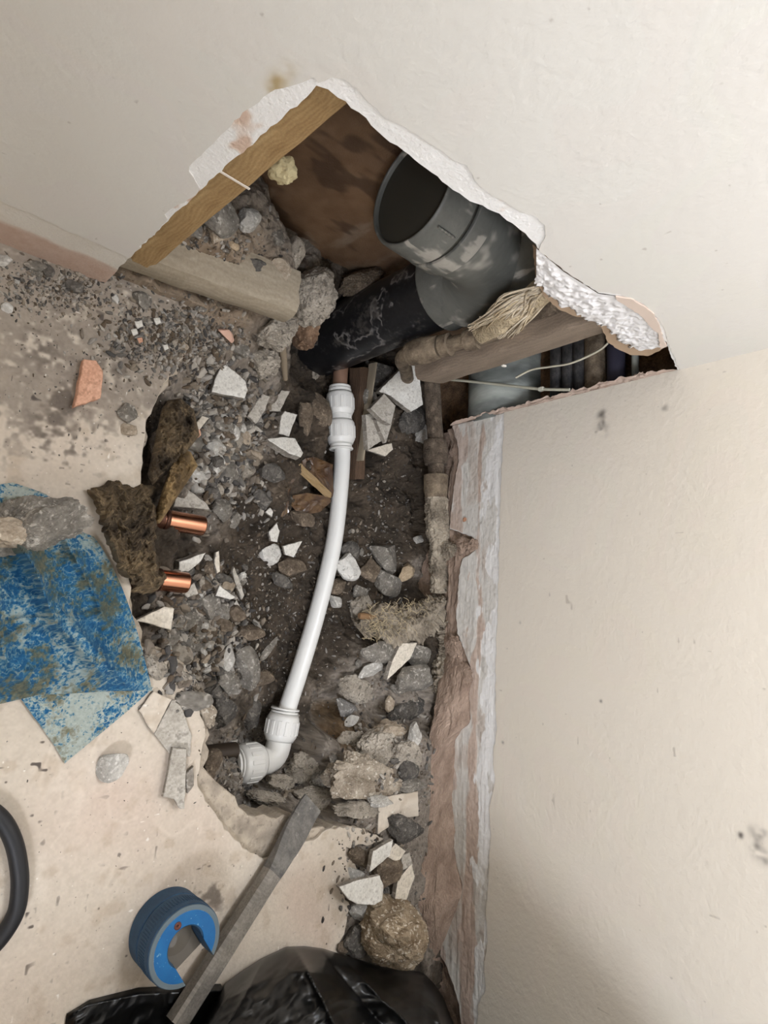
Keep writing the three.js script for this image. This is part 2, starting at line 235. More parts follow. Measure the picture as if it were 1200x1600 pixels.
// soil: dark damp earth in the middle, grey mortar dust and crumbs round it
const grey = blobs([[330, 400, .14, 1.3], [390, 470, .07, 1.2], [300, 560, .09, 1.3], [380, 640, .09, 1], [350, 720, .06, 1], [330, 800, .05, .7], [300, 960, .07, .8], [360, 1050, .08, .9], [340, 1140, .06, .8], [620, 1190, .09, 1.6], [520, 1230, .09, 1.4], [600, 1060, .07, 1], [420, 1250, .08, 1.2], [690, 900, .05, .8], [640, 1100, .06, 1], [610, 640, .06, .7], [600, 1400, .12, 1.5], [480, 430, .07, .7]], (x, y) => fl([[x, y]], -0.05)[0]);
const sandy = blobs([[330, 405, .07, 1], [410, 440, .05, .9], [270, 390, .05, .8]], (x, y) => fl([[x, y]], 0.07)[0]);
const RUST = fl([[505, 1125]], -0.14)[0];
const SA = [GX0, GZ0, GX1, GZ1];
const soilTex = span(tex(1300, 1500, (u, v) => {
  const x = lerp(SA[0], SA[2], u), z = lerp(SA[1], SA[3], v);
  const n2 = fbm(x * 45, z * 45, 4, 4), n4 = fbm(x * 190, z * 190, 12, 3), n5 = vn(x * 500, z * 500, 2);
  let c = mixc([46, 39, 30], [82, 70, 57], clamp(n2 * 1.5 - .25));
  const g = field(grey, x, z); c = mixc(c, mixc([112, 104, 95], [164, 154, 141], clamp(n4 * 1.5 - .2)), sstep(0.25, 0.8, g * 0.8 + (n2 - 0.5) * 0.9) * 0.92);
  c = mixc(c, mixc([128, 110, 90], [172, 152, 128], n4), clamp(field(sandy, x, z)) * (.45 + .5 * n2));
  c = mixc(c, [96, 72, 44], sstep(0.5, 0.9, Math.exp(-(((x - RUST[0]) ** 2 + (z - RUST[1]) ** 2) / 0.0022)) + (n2 - .5) * .6) * 0.7);
  c = mixc(c, [150, 141, 128], sstep(0.92, 0.98, vn(x * 230, z * 230, 33)) * 0.7);
  c = mixc(c, [38, 32, 26], sstep(0.6, 0.75, n4) * 0.35);
  const k = (n5 - .5) * 16; return [c[0] + k, c[1] + k, c[2] + k];
}), SA[0], SA[1], SA[2], SA[3]);
M.soil = mat({ map: soilTex, bumpMap: tile(grayTex(512, 512, (u, v) => 255 * pfbm(u, v, 14, 5, 5)), 0.08), bumpScale: 0.003, roughness: 0.95 });

// ---------- floor, dug ground ----------
struct('floor', slab(FLOOR_OUT, 0, 0.006, 0.0008), M.floor);
struct('trim_1', slab(LOWER_OUT, -0.006, 0.05, 0.001), M.under);        // grey bed the floor skin sits on
{
  const g = new THREE.BufferGeometry(), pos = new Float32Array((GNX + 1) * (GNZ + 1) * 3), uv = new Float32Array((GNX + 1) * (GNZ + 1) * 2), idx = [];
  for (let j = 0; j <= GNZ; j++) for (let i = 0; i <= GNX; i++) { const k = j * (GNX + 1) + i, x = lerp(GX0, GX1, i / GNX), z = lerp(GZ0, GZ1, j / GNZ); const e = 0.0016; pos.set([x + sn(x * 160, z * 160, 40, 2) * e, GH[k], z + sn(x * 160, z * 160, 60, 2) * e], k * 3); uv.set([x, z], k * 2); }
  for (let j = 0; j < GNZ; j++) for (let i = 0; i < GNX; i++) { const a = j * (GNX + 1) + i, b = a + 1, c = a + GNX + 1, d = c + 1; idx.push(a, c, b, b, c, d); }
  g.setAttribute('position', new THREE.BufferAttribute(pos, 3)); g.setAttribute('uv', new THREE.BufferAttribute(uv, 2)); g.setIndex(idx); g.computeVertexNormals();
  struct('ground', g, M.soil);
}

// ---------- back wall: plasterboard with the cut-out, paint skin over it ----------
const HOLE = jag(bk([[172, 434], [200, 405], [262, 345], [300, 310], [340, 272], [400, 219], [440, 185], [470, 158], [494, 134], [512, 140], [528, 152], [560, 176], [600, 213], [630, 236], [665, 262], [700, 290], [735, 314], [780, 334], [806, 354], [832, 376], [846, 392], [880, 422], [935, 458], [962, 462], [1000, 480], [1022, 497], [1036, 522], [1042, 540], [1058, 577]]), 0.0012, 0.006, 21, false);
const PAINT = jag(bk([[199, 402], [232, 372], [262, 341], [257, 333], [268, 325], [300, 307], [312, 292], [295, 266], [300, 252], [340, 214], [366, 186], [395, 163], [420, 143], [442, 135], [470, 128], [488, 120], [494, 122], [497, 127], [520, 118], [542, 124], [570, 150], [596, 176], [620, 190], [650, 208], [680, 226], [708, 248], [730, 256], [745, 284], [768, 304], [790, 314], [812, 330], [832, 334], [850, 350], [853, 366], [846, 380], [842, 389], [880, 420], [935, 455], [968, 458], [1000, 470], [1022, 488], [1036, 508], [1045, 537], [1062, 576]]), 0.0011, 0.006, 22, false);
const hb = HOLE.slice(); hb.push([0, HOLE[HOLE.length - 1][1]]);
const boardTex = span(tex(900, 500, (u, v) => {
  const x = lerp(-0.95, 0.05, u), y = lerp(-0.02, 0.56, v);
  const n = fbm(x * 50, y * 50, 3, 4), n2 = fbm(x * 14, y * 80, 5, 3), n4 = fbm(x * 160, y * 160, 8, 3);
  let c = mixc([232, 230, 225], [246, 245, 242], n);
  const edge = 0.042 + (n2 - .5) * 0.03 + (n - .5) * .014;      // pinkish bare plaster along the floor
  if (y < 0.1 && x < -0.55) { c = mixc([214, 208, 196], [226, 222, 213], n); c = mixc(c, mixc([188, 160, 142], [204, 182, 166], n4), sstep(edge + .007, edge - .007, y)); c = mixc(c, [120, 110, 100], sstep(.62, .8, n4) * sstep(.02, .0, y) * .7); }
  else c = mixc(c, [196, 160, 134], sstep(.62, .74, fbm(x * 38 + 5, y * 38, 15, 3)) * 0.7);
  return c;
}), -0.95, -0.02, 0.05, 0.56);
const orange = tile(grayTex(512, 512, (u, v) => 255 * (0.7 * pfbm(u, v, 18, 4, 2) + 0.3 * pfbm(u, v, 5, 2, 9))), 0.11);
M.board = mat({ map: boardTex, bumpMap: grainBump, bumpScale: 0.001, roughness: 0.9 });
const paintTex = (W0, marks, sd, pa, pb) => span(tex(1000, 900, (u, v) => {
  const x = lerp(W0[0], W0[2], u), y = lerp(W0[1], W0[3], v);
  const n = fbm(x * 5, y * 5, sd, 3), n4 = fbm(x * 120, y * 120, 8 + sd, 2);
  let c = mixc(pa, pb, n);
  c = mixc(c, sd === 3 ? [178, 158, 120] : [100, 94, 88], clamp(field(marks, x, y) * (n4 * 1.8 - 0.35)));
  c = mixc(c, [130, 120, 108], sstep(0.975, 0.99, vn(x * 110, y * 110, sd + 3)) * 0.3);
  return c;
}), ...W0);
const markB = blobs([[437, 120, .006, .8], [430, 132, .005, .8], [452, 105, .005, .7], [425, 140, .004, .7]], (x, y) => bk([[x, y]])[0]);
M.paintBack = mat({ map: paintTex([-0.95, 0, 0.05, 0.9], markB, 3, [217, 213, 204], [222, 219, 212]), bumpMap: orange, bumpScale: 0.0005, roughness: 0.62 });
const markR = blobs([[941, 648, .006, .9], [940, 662, .006, .9], [941, 674, .007, 1], [1040, 638, .004, .6], [1158, 1305, .003, 1.3], [1182, 1303, .007, .7], [1194, 1302, .005, .7], [1180, 1326, .006, 1.1], [1193, 1340, .006, 1.1], [940, 1095, .002, 1.2], [786, 1160, .002, 1], [813, 973, .002, 1]], (x, y) => rt([[x, y]])[0]);
M.paintRight = mat({ map: paintTex([0, 0, 1.1, 0.9], markR, 5, [223, 213, 197], [229, 221, 207]), bumpMap: orange, bumpScale: 0.0007, roughness: 0.55 });
M.plain = mat({ color: 0xd8d6d0, roughness: 0.7 });
const bottomEdge = jag(bk([[-700, -5], [-150, 243], [0, 312], [60, 337], [120, 366], [160, 382], [199, 401]]), 0.0012, 0.008, 24, false);
{
  const outer = [...hb, [0, 2.4], [XL, 2.4], [XL, 0.0], [HOLE[0][0], 0.0]];
  const w = struct('wall_back', sheetZ(outer, -0.0125, 0), M.board);
  const skin = [...PAINT, [0, PAINT[PAINT.length - 1][1]], [0, 2.4], [XL, 2.4], [XL, bottomEdge[0][1]], ...bottomEdge];
  part('paint_skin', sheetZ(skin, 0, 0.0011), M.paintBack, w);
  // snapped gypsum at the right end of the cut: a ragged wedge that thins down to the paper
  const up = along(bk([[838, 388], [880, 424], [935, 459], [965, 463], [1000, 478], [1020, 494], [1034, 520], [1041, 536]])), lo = along(bk([[838, 436], [852, 458], [880, 478], [906, 492], [925, 503], [955, 515], [968, 532], [990, 544], [1012, 546], [1030, 540]], -0.01));
  const wedge = (z0, lift) => surf(120, 34, (u, v) => { const a = up(u), b = lo(u), rag = v > 0.9 ? sn(u * 70, 3, 1, 3) * 0.006 : 0; const x = lerp(a[0], b[0], v), y = lerp(a[1], b[1], v) + rag; const z = z0 + lift * Math.sqrt(Math.max(0, 1 - v)) + (sn(x * 190, y * 190, 6, 3) * 0.003 + sn(x * 520, y * 520, 9, 2) * 0.0015) * Math.min(1, v * 6) * (lift > 0 ? 1 : 0); return new THREE.Vector3(x, y, z); }, 0.25, 0.05);
  M.gypsum = mat({ color: 0xf1efed, roughness: 0.95 });
  part('gypsum_core', wedge(-0.0105, 0.0105), M.gypsum, w, 'white snapped plasterboard core');
  const paper = jag(bk([[832, 384], [834, 402], [836, 440], [852, 466], [876, 486], [902, 496], [918, 497], [940, 512], [950, 536], [968, 548], [985, 555], [1012, 557], [1030, 549], [1044, 540], [1036, 520], [1000, 478], [935, 459]], -0.0115), 0.001, 0.006, 26);
  M.paper = mat({ color: 0xb39a80, roughness: 0.9 });
  part('backing_paper', sheetZ(paper, -0.0131, -0.0120), M.paper, w, 'torn brown backing paper');
  const lip = bk([[962, 463], [985, 466], [1006, 478], [1022, 490], [1030, 508], [1037, 530], [1042, 541], [1032, 545], [1028, 520], [1018, 512], [1000, 492], [985, 482], [965, 470]], 0.002);
  part('torn_face_paper', sheetZ(jag(lip, 0.0008, 0.005, 27), 0.0005, 0.0026), mat({ color: 0xd3c1b2, roughness: 0.9 }), w, 'peeled pinkish face paper');
}

// ---------- right wall: render, skim layers with ragged feet, paint skin ----------
const plasterTex = span(tex(1700, 480, (u, v) => {
  const z = lerp(-0.02, 1.0, u), y = lerp(-0.04, 0.14, v);
  const n = fbm(z * 55, y * 55, 6, 4), n4 = fbm(z * 210, y * 260, 9, 3), w = fbm(z * 22, y * 70, 14, 4), wob = (fbm(z * 9, 4, 2, 3) - .5) * 0.03;
  let c = mixc([206, 201, 192], [221, 217, 209], n);                       // grey-white skim
  c = mixc(c, [184, 168, 154], sstep(.5, .68, fbm(z * 16, y * 34, 51, 4)) * .55);
  // pinkish bare band below the paint, growing towards the viewer, its edges flaked
  const mid = 0.05 + wob * .5, half = 0.0025 + 0.009 * sstep(.28, .55, z) + (w - .5) * 0.03;
  const band = sstep(.003, -.003, Math.abs(y - mid) - half);
  c = mixc(c, mixc([186, 162, 146], [206, 186, 170], n4), band * .9);
  c = mixc(c, mixc([182, 158, 142], [200, 180, 166], n4), sstep(.55, .6, w + (.01 - y) * 9) * .7);
  // bright white filler along the paint edge
  c = mixc(c, [238, 236, 232], sstep(.47, .53, fbm(z * 24, y * 60, 44, 4) + (y - .068) * 12) * .95);
  const sc = Math.abs(sn(z * 5, y * 130, 71, 3)); c = mixc(c, [234, 231, 225], sstep(.05, .0, sc) * sstep(.5, .2, z) * .5);
  const k = (n4 - .5) * 12; return [c[0] + k, c[1] + k, c[2] + k];
}), -0.02, -0.04, 1.0, 0.14);
M.plaster = mat({ map: plasterTex, roughness: 0.9, bumpMap: span(grayTex(1400, 400, (u, v) => { const z = u * 1.02, y = v * .18; return 255 * (0.4 * fbm(z * 14, y * 120, 3, 4) + .35 * fbm(z * 60, y * 60, 6, 4) + .25 * fbm(z * 200, y * 200, 5, 3)); }), -0.02, -0.04, 1.0, 0.14), bumpScale: 0.004 });
M.render = mat({ roughness: 0.95, map: tile(tex(512, 512, (u, v) => { const n = pfbm(u, v, 7, 5, 2), m = pfbm(u, v, 40, 3, 9); return mixc([128, 108, 93], [178, 156, 138], clamp(n * 1.4 - .2 + (m - .5) * .4)); }), 0.14), bumpMap: tile(grayTex(512, 512, (u, v) => 255 * (0.6 * pfbm(u, v, 6, 5, 12) + .4 * pfbm(u, v, 50, 3, 8))), 0.12), bumpScale: 0.004 });
const FOOT = jag(rt([[706, 668], [714, 690], [716, 720], [708, 760], [705, 790], [702, 826], [722, 834], [736, 838], [748, 850], [742, 860], [722, 872], [716, 900], [712, 960], [714, 990], [722, 1010], [734, 1040], [738, 1062], [732, 1082], [735, 1124], [722, 1134], [710, 1150], [708, 1187], [704, 1249], [710, 1294], [707, 1322], [716, 1362], [722, 1384], [712, 1416], [704, 1436], [690, 1460], [686, 1490], [698, 1512], [708, 1540], [716, 1570], [720, 1600], [735, 1680]]), 0.0012, 0.006, 31, false);
const PLINE = jag(rt([[788, 664], [786, 700], [782, 800], [780, 880], [779, 940], [776, 1000], [775, 1093], [777, 1140], [771, 1180], [774, 1220], [766, 1260], [768, 1307], [765, 1360], [760, 1420], [763, 1470], [757, 1519], [760, 1545], [748, 1570], [746, 1600], [742, 1680]]), 0.0013, 0.007, 32, false);
{
  const zE = FOOT[FOOT.length - 1][0];
  const w = struct('wall_right', (() => { const g = new THREE.BoxGeometry(0.1, 2.75, ZE - 0.006); return at(boxUV(g), 0.012 + 0.05, 2.4 - 1.375, 0.006 + (ZE - 0.006) / 2); })(), M.render);
  const rfp = [[700, 672], [706, 720], [700, 770], [696, 830], [694, 860], [700, 900], [698, 960], [694, 1000], [694, 1030], [686, 1060], [680, 1100], [672, 1150], [664, 1200], [660, 1260], [656, 1330], [652, 1400], [654, 1450], [668, 1500], [690, 1560], [705, 1610], [712, 1680]];
  // down by the floor the render bulges out of the wall
  const lo3 = along3(rfp.map(([x, y]) => onX(x, y, 0.003).lerp(onY(x, y, -0.012), sstep(1000, 1120, y)))), hi3 = along3(FOOT.map((p) => new THREE.Vector3(0.0045, p[1] + 0.0045, p[0])));
  const rs = surf(420, 60, (u, v) => {
    const p = lo3(u), q = hi3(u), w = p.clone().lerp(q, v); const d = sn(w.z * 40, w.y * 40 + w.x * 30, 5, 4) * 0.007 + sn(w.z * 16, w.y * 150 + w.x * 90, 7, 3) * 0.003 + sn(w.z * 150, w.y * 150, 17, 2) * 0.0012;
    const bulge = Math.sin(v * Math.PI) * Math.min(.012, Math.abs(p.x) * .45); const dk = sstep(1, .75, v); w.x += (d * .8 - bulge * .45) * dk; w.y += (d * .3 + bulge * .25) * dk; w.x = Math.min(w.x, lerp(.02, .008, v)); return w; }, 1.0, 0.1);
  part('render_coat', rs, M.render, w, 'crumbling brown render');
  part('plaster_coat', sheetX([...FOOT, [ZE, FOOT[FOOT.length - 1][1]], [ZE, 2.4], [0, 2.4], [0, FOOT[0][1]]], -0.0, 0.013, 0.0012), M.plaster, w, 'patchy white and pink skim plaster');
  const pe = PLINE[PLINE.length - 1];
  part('paint_skin', sheetX([...PLINE, [ZE, pe[1]], [ZE, 2.4], [0, 2.4], [0, PLINE[0][1]]], -0.0012, 0.0), M.paintRight, w);
  // torn paper and plaster along the opened corner
  const M_t = mat({ color: 0xbfaa9a, roughness: 0.9 }), a = rt([[704, 664], [740, 655], [800, 640], [860, 628], [930, 612], [1000, 592], [1058, 577]]);
  const f = along(a);
  for (const [u0, u1, lift, sd] of [[0, 0.42, 0.006, 1], [0.18, 0.7, 0.004, 2], [0.45, 1, 0.005, 3], [0.62, 0.98, 0.003, 4]]) part('torn_edge', surf(70, 7, (u, v) => { const t = lerp(u0, u1, u), p = f(t); const e = Math.sin(Math.PI * u) ** 0.4; return new THREE.Vector3(-0.001 - lift * 0.9 * v * v * e + sn(u * 14, v * 3, sd, 3) * 0.004 * e, p[1] + sn(u * 22, 2, sd, 3) * 0.003 + sn(u * 90, 2, sd, 2) * 0.001, 0.0015 - (0.001 + v * (0.004 + 0.011 * fbm(u * 26, 1, sd, 3) ** 2) * e) + 0.0008 * sn(u * 60, v * 6, sd, 2)); }, 0.3, 0.02), M_t, w);
}

// ---------- rest of the room and the boxed-in cavity ----------
struct('ceiling', at(new THREE.BoxGeometry(2.9, 0.1, 2.9), -1.3, 2.45, 1.2), M.plain);
{
  const y0 = WIN.y - WIN.h / 2, y1 = WIN.y + WIN.h / 2, z0 = WIN.z - WIN.w / 2, z1 = WIN.z + WIN.w / 2;
  const s = new THREE.Shape([new THREE.Vector2(-0.3, -0.3), new THREE.Vector2(ZE + .1, -0.3), new THREE.Vector2(ZE + .1, 2.4), new THREE.Vector2(-0.3, 2.4)]);
  s.holes.push(new THREE.Path([new THREE.Vector2(z0, y0), new THREE.Vector2(z0, y1), new THREE.Vector2(z1, y1), new THREE.Vector2(z1, y0)]));
  const g = new THREE.ExtrudeGeometry(s, { depth: 0.1, bevelEnabled: false }); g.applyMatrix4(M_RIGHT); g.translate(XL, 0, 0);
  struct('wall_left', g, M.plain);
  struct('unseen_window_1', at(new THREE.BoxGeometry(0.02, WIN.h, WIN.w), XL - 0.03, WIN.y, WIN.z), mat({ color: 0x222222, emissive: 0xeef3ff, emissiveIntensity: 1.5 }));  // unseen window pane, out of view, glowing with the soft side light
}
struct('wall_front', at(new THREE.BoxGeometry(2.9, 2.8, 0.1), -1.3, 1.05, ZE + 0.05), M.plain);
M.brownboard = mat({ roughness: 0.8, map: span(tex(900, 500, (u, v) => {
  const x = u * 0.9, y = v * 0.5, n = fbm(x * 9, y * 6, 3, 5), m = fbm(x * 70, y * 70, 6, 3), l = fbm(x * 30, y * 18, 11, 4);
  let c = mixc([96, 72, 52], [148, 116, 86], clamp(n * 1.5 - .25)); c = mixc(c, [168, 152, 134], sstep(.55, .8, l + (0.17 - y) * 1.2) * .6); c = mixc(c, [60, 44, 32], sstep(.6, .72, fbm(x * 14 + 8, y * 40, 2, 3)) * .5); const k = (m - .5) * 22; return [c[0] + k, c[1] + k, c[2] + k];
}), -0.9, -0.15, 0, 0.35), bumpMap: grainBump, bumpScale: 0.0016 });
struct('wall_cavity', boxUV(at(new THREE.BoxGeometry(1.5, 1.0, 0.02), -0.69, 0.2, -0.208)), M.brownboard);
M.brick = mat({ roughness: 0.95, map: tile(tex(512, 512, (u, v) => { const n = pfbm(u, v, 8, 5, 2), m = pfbm(u, v, 50, 3, 9); return mixc([84, 64, 46], [156, 124, 92], clamp(n * 1.5 - .3 + (m - .5) * .5)); }), 0.1), bumpMap: grainBump, bumpScale: 0.004 });
struct('wall_recess', boxUV(at(new THREE.BoxGeometry(0.1, 1.0, 0.235), 0.115, 0.2, -0.105)), M.brick);
// ---------- unseen lamps, out of view ----------
{
  const t = thing('unseen_globe_lamp', 'unseen white globe lamp out of view, brightening the walls by the corner', 'lamp', [GLOBE.x, GLOBE.y - GLOBE.r, GLOBE.z]);  // out of view, placed so the walls brighten towards the corner
  part('globe', at(new THREE.SphereGeometry(GLOBE.r, 32, 20), 0, GLOBE.r, 0), mat({ color: 0xffffff, emissive: 0xfff6ea, emissiveIntensity: 4 }), t);
  part('cap', at(lathe([[0, 0], [0.03, 0], [0.03, 0.04], [0.008, 0.06], [0, 0.06]], 24), 0, GLOBE.r * 1.97, 0), M.plain, t);
  part('cord', at(new THREE.CylinderGeometry(0.003, 0.003, 2.4 - GLOBE.y - GLOBE.r - 0.05, 8), 0, GLOBE.r * 2 + 0.055 + (2.4 - GLOBE.y - GLOBE.r - 0.05) / 2 - 0.005, 0), M.plain, t);
}
{
  const t = thing('unseen_ceiling_lamp', 'unseen rectangular ceiling panel out of view, lighting the floor and right wall', 'light', [PANEL.x, PANEL.y, PANEL.z]);  // out of view, placed as main light on floor and right wall
  part('frame', at(box(PANEL.w + 0.06, 0.09, PANEL.d + 0.06, 0.005), 0, 0.055, 0), M.plain, t);
  part('diffuser', at(new THREE.BoxGeometry(PANEL.w, 0.006, PANEL.d), 0, 0.006, 0), mat({ color: 0xffffff, emissive: 0xfff1dc, emissiveIntensity: 2 }), t);
}
// ---------- timbers of the boxing ----------
const woodTex = (a, b, sd, k = 1) => tile(tex(512, 512, (u, v) => { const g = pfbm(u, v * 0.12 + 0.0001, 22, 4, sd), h = pfbm(u, v, 6, 3, sd + 4), f = 0.5 + 0.5 * Math.sin((u * 26 + pfbm(u, v, 3, 3, sd + 9) * 5) * 6.283); const c = mixc(a, b, clamp(g * 0.8 + f * 0.22 + h * 0.3 - 0.2)); return c.map((x) => x * (0.94 + 0.12 * pfbm(u, v, 90, 2, sd + 2))); }), 0.1 * k);
M.pine = mat({ map: woodTex([142, 112, 72], [192, 164, 118], 3), roughness: 0.75, bumpMap: grainBump, bumpScale: 0.0006 });
M.sole = mat({ map: woodTex([150, 138, 118], [178, 166, 146], 8, 2), roughness: 0.85, bumpMap: grainBump, bumpScale: 0.0008 });
M.batten = mat({ map: woodTex([112, 98, 84], [154, 138, 120], 14), roughness: 0.85, bumpMap: grainBump, bumpScale: 0.0008 });
// box whose grain runs along its local y
function plank(w, h, d, r = 0.0015, seed = 1, nick = 0.0015) {
  const g = new RoundedBoxGeometry(w, h, d, 3, r); const p = g.attributes.position;
  for (let i = 0; i < p.count; i++) { const x = p.getX(i), y = p.getY(i), z = p.getZ(i); p.setXYZ(i, x + sn(y * 30, z * 30, seed, 2) * nick, y + sn(x * 60, z * 60, seed + 4, 2) * nick, z + sn(y * 30, x * 30, seed + 8, 2) * nick); }
  const q = boxUV(g); q.computeVertexNormals(); return q;
}
function beam(w, len, d, n, seed, bow = 0.0012) { // long timber with many rings so that it can wander
  const g = new THREE.BoxGeometry(w, len, d, 4, n, 4), p = g.attributes.position;
  for (let i = 0; i < p.count; i++) { const x = p.getX(i), y = p.getY(i), z = p.getZ(i), ex = Math.abs(Math.abs(x) - w / 2) < 1e-6 && Math.abs(Math.abs(z) - d / 2) < 1e-6; const sh = ex ? 0.9 : 1; p.setXYZ(i, (x + sn(y * 25, seed, z > 0 ? 1 : 4, 3) * bow) * sh, y + (Math.abs(Math.abs(y) - len / 2) < 1e-6 ? sn(x * 70, z * 70, seed, 3) * bow * 2 : 0), (z + sn(y * 25, seed + 3, x > 0 ? 1 : 4, 3) * bow) * sh); }
  return toCreasedNormals(boxUV(g), 0.6);
}
{
  const A = onZ(204, 416, -0.0135), B = onZ(515, 138, -0.0135), len = 0.62;
  const t = thing('timber_stud', 'upright pale pine stud along the left side of the wall opening', 'timber', [0, 0, 0]);
  const cx = (A.x + B.x) / 2 + 0.0005;
  t.position.set(cx, A.y + 0.012, -0.0135 - 0.019);
  part('stud', at(beam(0.030, len, 0.038, 60, 3), 0, len / 2, 0), M.pine, t);
  t.rotation.z = -Math.atan2(B.x - A.x, B.y - A.y);
  const s = onZ(352, 272, -0.0135).y - t.position.y;
  part('pencil_line', at(new THREE.BoxGeometry(0.029, 0.002, 0.0008), 0, s, 0.0195), mat({ color: 0xe6ddd0 }), t, 'pale scribed line across the stud');
  const k = onZ(428, 242, -0.04); const kg = rockGeo(41, 0.012, 0.014, 0.012, { rough: 0.22, round: 0.7, cuts: 6 }); kg.translate(k.x - t.position.x + 0.004, k.y - t.position.y, 0.0);
  part('foam_blob', kg, mat({ color: 0xb7aa84, roughness: 0.9 }), t, 'yellowish dried foam blob');
}
{
  const a = onZ(176, 424, -0.0135), b = onZ(440, 508, -0.0135);
  const len = b.x - a.x + 0.07;
  const t = thing('sole_plate', 'pale dusty timber sole plate holding back the rubble at the wall foot', 'timber', [(a.x + b.x) / 2 - 0.03, 0.018, -0.0135 - 0.03]);
  const g = beam(0.042, len, 0.06, 40, 7, 0.0016); g.rotateZ(-Math.PI / 2); g.translate(0, 0.027, 0);
  part('plate', g, M.sole, t); t.rotation.z = Math.atan2(onZ(445, 500, -0.0135).y - onZ(190, 420, -0.0135).y, b.x - a.x) * 0.8;
}
{
  const t = thing('batten', 'brown timber batten between the soil pipe and the right wall', 'timber', [-0.15, 0.062, -0.0135 - 0.016]);
  part('batten_board', at(beam(0.066, 0.5, 0.030, 50, 17, 0.0012), 0, 0.25, 0), M.batten, t);
  t.rotation.y = 0.2;
  const s = onZ(790, 560, -0.0135).y - 0.062;
  part('nail_clip', at(box(0.008, 0.004, 0.003, 0.001), 0.022, s - 0.02, 0.018), mat({ color: 0xe8e2d6 }), t, 'small white clip');
}

// ---------- soil stack: black pipe, grey swept branch with plugged socket ----------
M.blackpipe = mat({ roughness: 0.42, map: tile(tex(700, 700, (u, v) => { const r = Math.abs(pfbm(u, v, 5, 5, 3) - .5), w = pfbm(u, v, 9, 4, 8), f = pfbm(u, v, 70, 3, 5); let c = [28, 28, 30]; c = mixc(c, [136, 132, 128], sstep(.042, .0, r) * sstep(.3, .44, w) * .85); c = mixc(c, [86, 82, 76], sstep(.52, .75, w + (f - .5) * .5) * .6); return c.map((x) => x + (f - .5) * 14); }), 0.26) });
M.greyfit = mat({ roughness: 0.48, map: tile(tex(700, 700, (u, v) => { const w = pfbm(u, v, 5, 5, 13), f = pfbm(u, v, 60, 3, 5), s = pfbm(u, v * 0.3, 16, 4, 21); let c = mixc([96, 97, 92], [120, 120, 113], w); c = mixc(c, [184, 178, 167], sstep(.44, .64, w + (s - .5) * 1.2) * .8); c = mixc(c, [205, 200, 190], sstep(.74, .8, s) * sstep(.55, .7, w) * .8); return c.map((x) => x + (f - .5) * 12); }), 0.22), bumpMap: grainBump, bumpScale: 0.0002 });
M.greydark = mat({ color: 0x45443c, roughness: 0.55 });
{
  const cx = -0.212, cz = -0.112, R = 0.051;
  const t = thing('soil_stack', 'black soil pipe rising from the trench with grey swept branch and plugged end', 'pipe', [cx, -0.24, cz]);
  const Y = (y) => y + 0.24;
  const cyl = (prof, n = 64) => { const g = lathe(prof, n); const uv = g.attributes.uv, p = g.attributes.position; for (let i = 0; i < uv.count; i++) uv.setXY(i, uv.getX(i) * 0.33, p.getY(i)); return g; };
  part('pipe', cyl([[0.0, Y(-.24)], [R, Y(-.24)], [R, Y(.19)], [0, Y(.19)]]), M.blackpipe, t, 'scuffed black plastic pipe');
  const RB = 0.0575, yb = 0.252;
  const b = part('branch_fitting', cyl([[R, Y(.1385)], [RB - .001, Y(.1385)], [RB + .0008, Y(.1405)], [RB, Y(.144)], [RB - 0.0005, Y(.172)], [RB - .002, Y(.176)], [RB - 0.002, Y(.52)], [0, Y(.52)]]), M.greyfit, t, 'dusty grey branch fitting');
  // swept branch: leaves the barrel and turns to the left
  const path = [[0.004, .165], [0.001, .19], [-0.008, .215], [-0.026, .236], [-0.05, .2475], [-0.08, yb], [-0.118, yb]].map(([x, y]) => new THREE.Vector3(x, Y(y), 0.006));
  part('swept_branch', limb(path, (v) => 0.0545 + 0.0035 * sstep(.55, .9, v), 40, 56), M.greyfit, b);
  const seam = limb(Array.from({ length: 40 }, (_, i) => { const a = i / 39 * Math.PI * 1.15 - 0.85; return new THREE.Vector3(-0.012 + Math.cos(a) * 0.056, Y(.205) + Math.sin(a) * 0.04 , Math.sqrt(Math.max(0, 0.0578 ** 2 - (-0.012 + Math.cos(a) * 0.05) ** 2)) + 0.0005); }), () => 0.0013, 80, 8);
  part('seam', seam, M.greyfit, b);
  const side = (prof, m, nm, lab, z = 0.006) => { const g = cyl(prof, 72); g.rotateZ(Math.PI / 2); g.translate(0, Y(yb), z); return part(nm, g, m, b, lab); };
  // profile y becomes -x
  side([[0.055, .108], [0.0605, .108], [0.0625, .110], [0.0625, .1325], [0.061, .134], [0.055, .134]], M.greyfit, 'socket_collar');
  side([[0.05, .1345], [0.0588, .1345], [0.0588, .139], [0.05, .139]], M.greydark, 'seal_ring', 'dark rubber seal ring');
  const plug = side([[0.05, .139], [0.0612, .139], [0.0618, .141], [0.0612, .178], [0.0595, .1815], [0.0575, .1815], [0.0565, .180], [0.0565, .176]], M.greyfit, 'plug', 'grey push-in plug');
  { const g = lathe([[.0568, .176], [0, .176]], 60); g.rotateZ(Math.PI / 2); g.translate(0, Y(yb), .006); part('plug_face', g, mat({ color: 0x3d3b33, roughness: .6 }), plug, 'dark flat face of the plug'); }
  for (const a of [0.55, 1.2, 2.1, 3.4, 4.8]) { const g = box(0.026, 0.0028, 0.008, 0.0012); g.translate(-0.159, 0, 0.0612); g.rotateX(-a); g.translate(0, Y(yb), 0.006); part('rib', g, M.greyfit, b); }
}

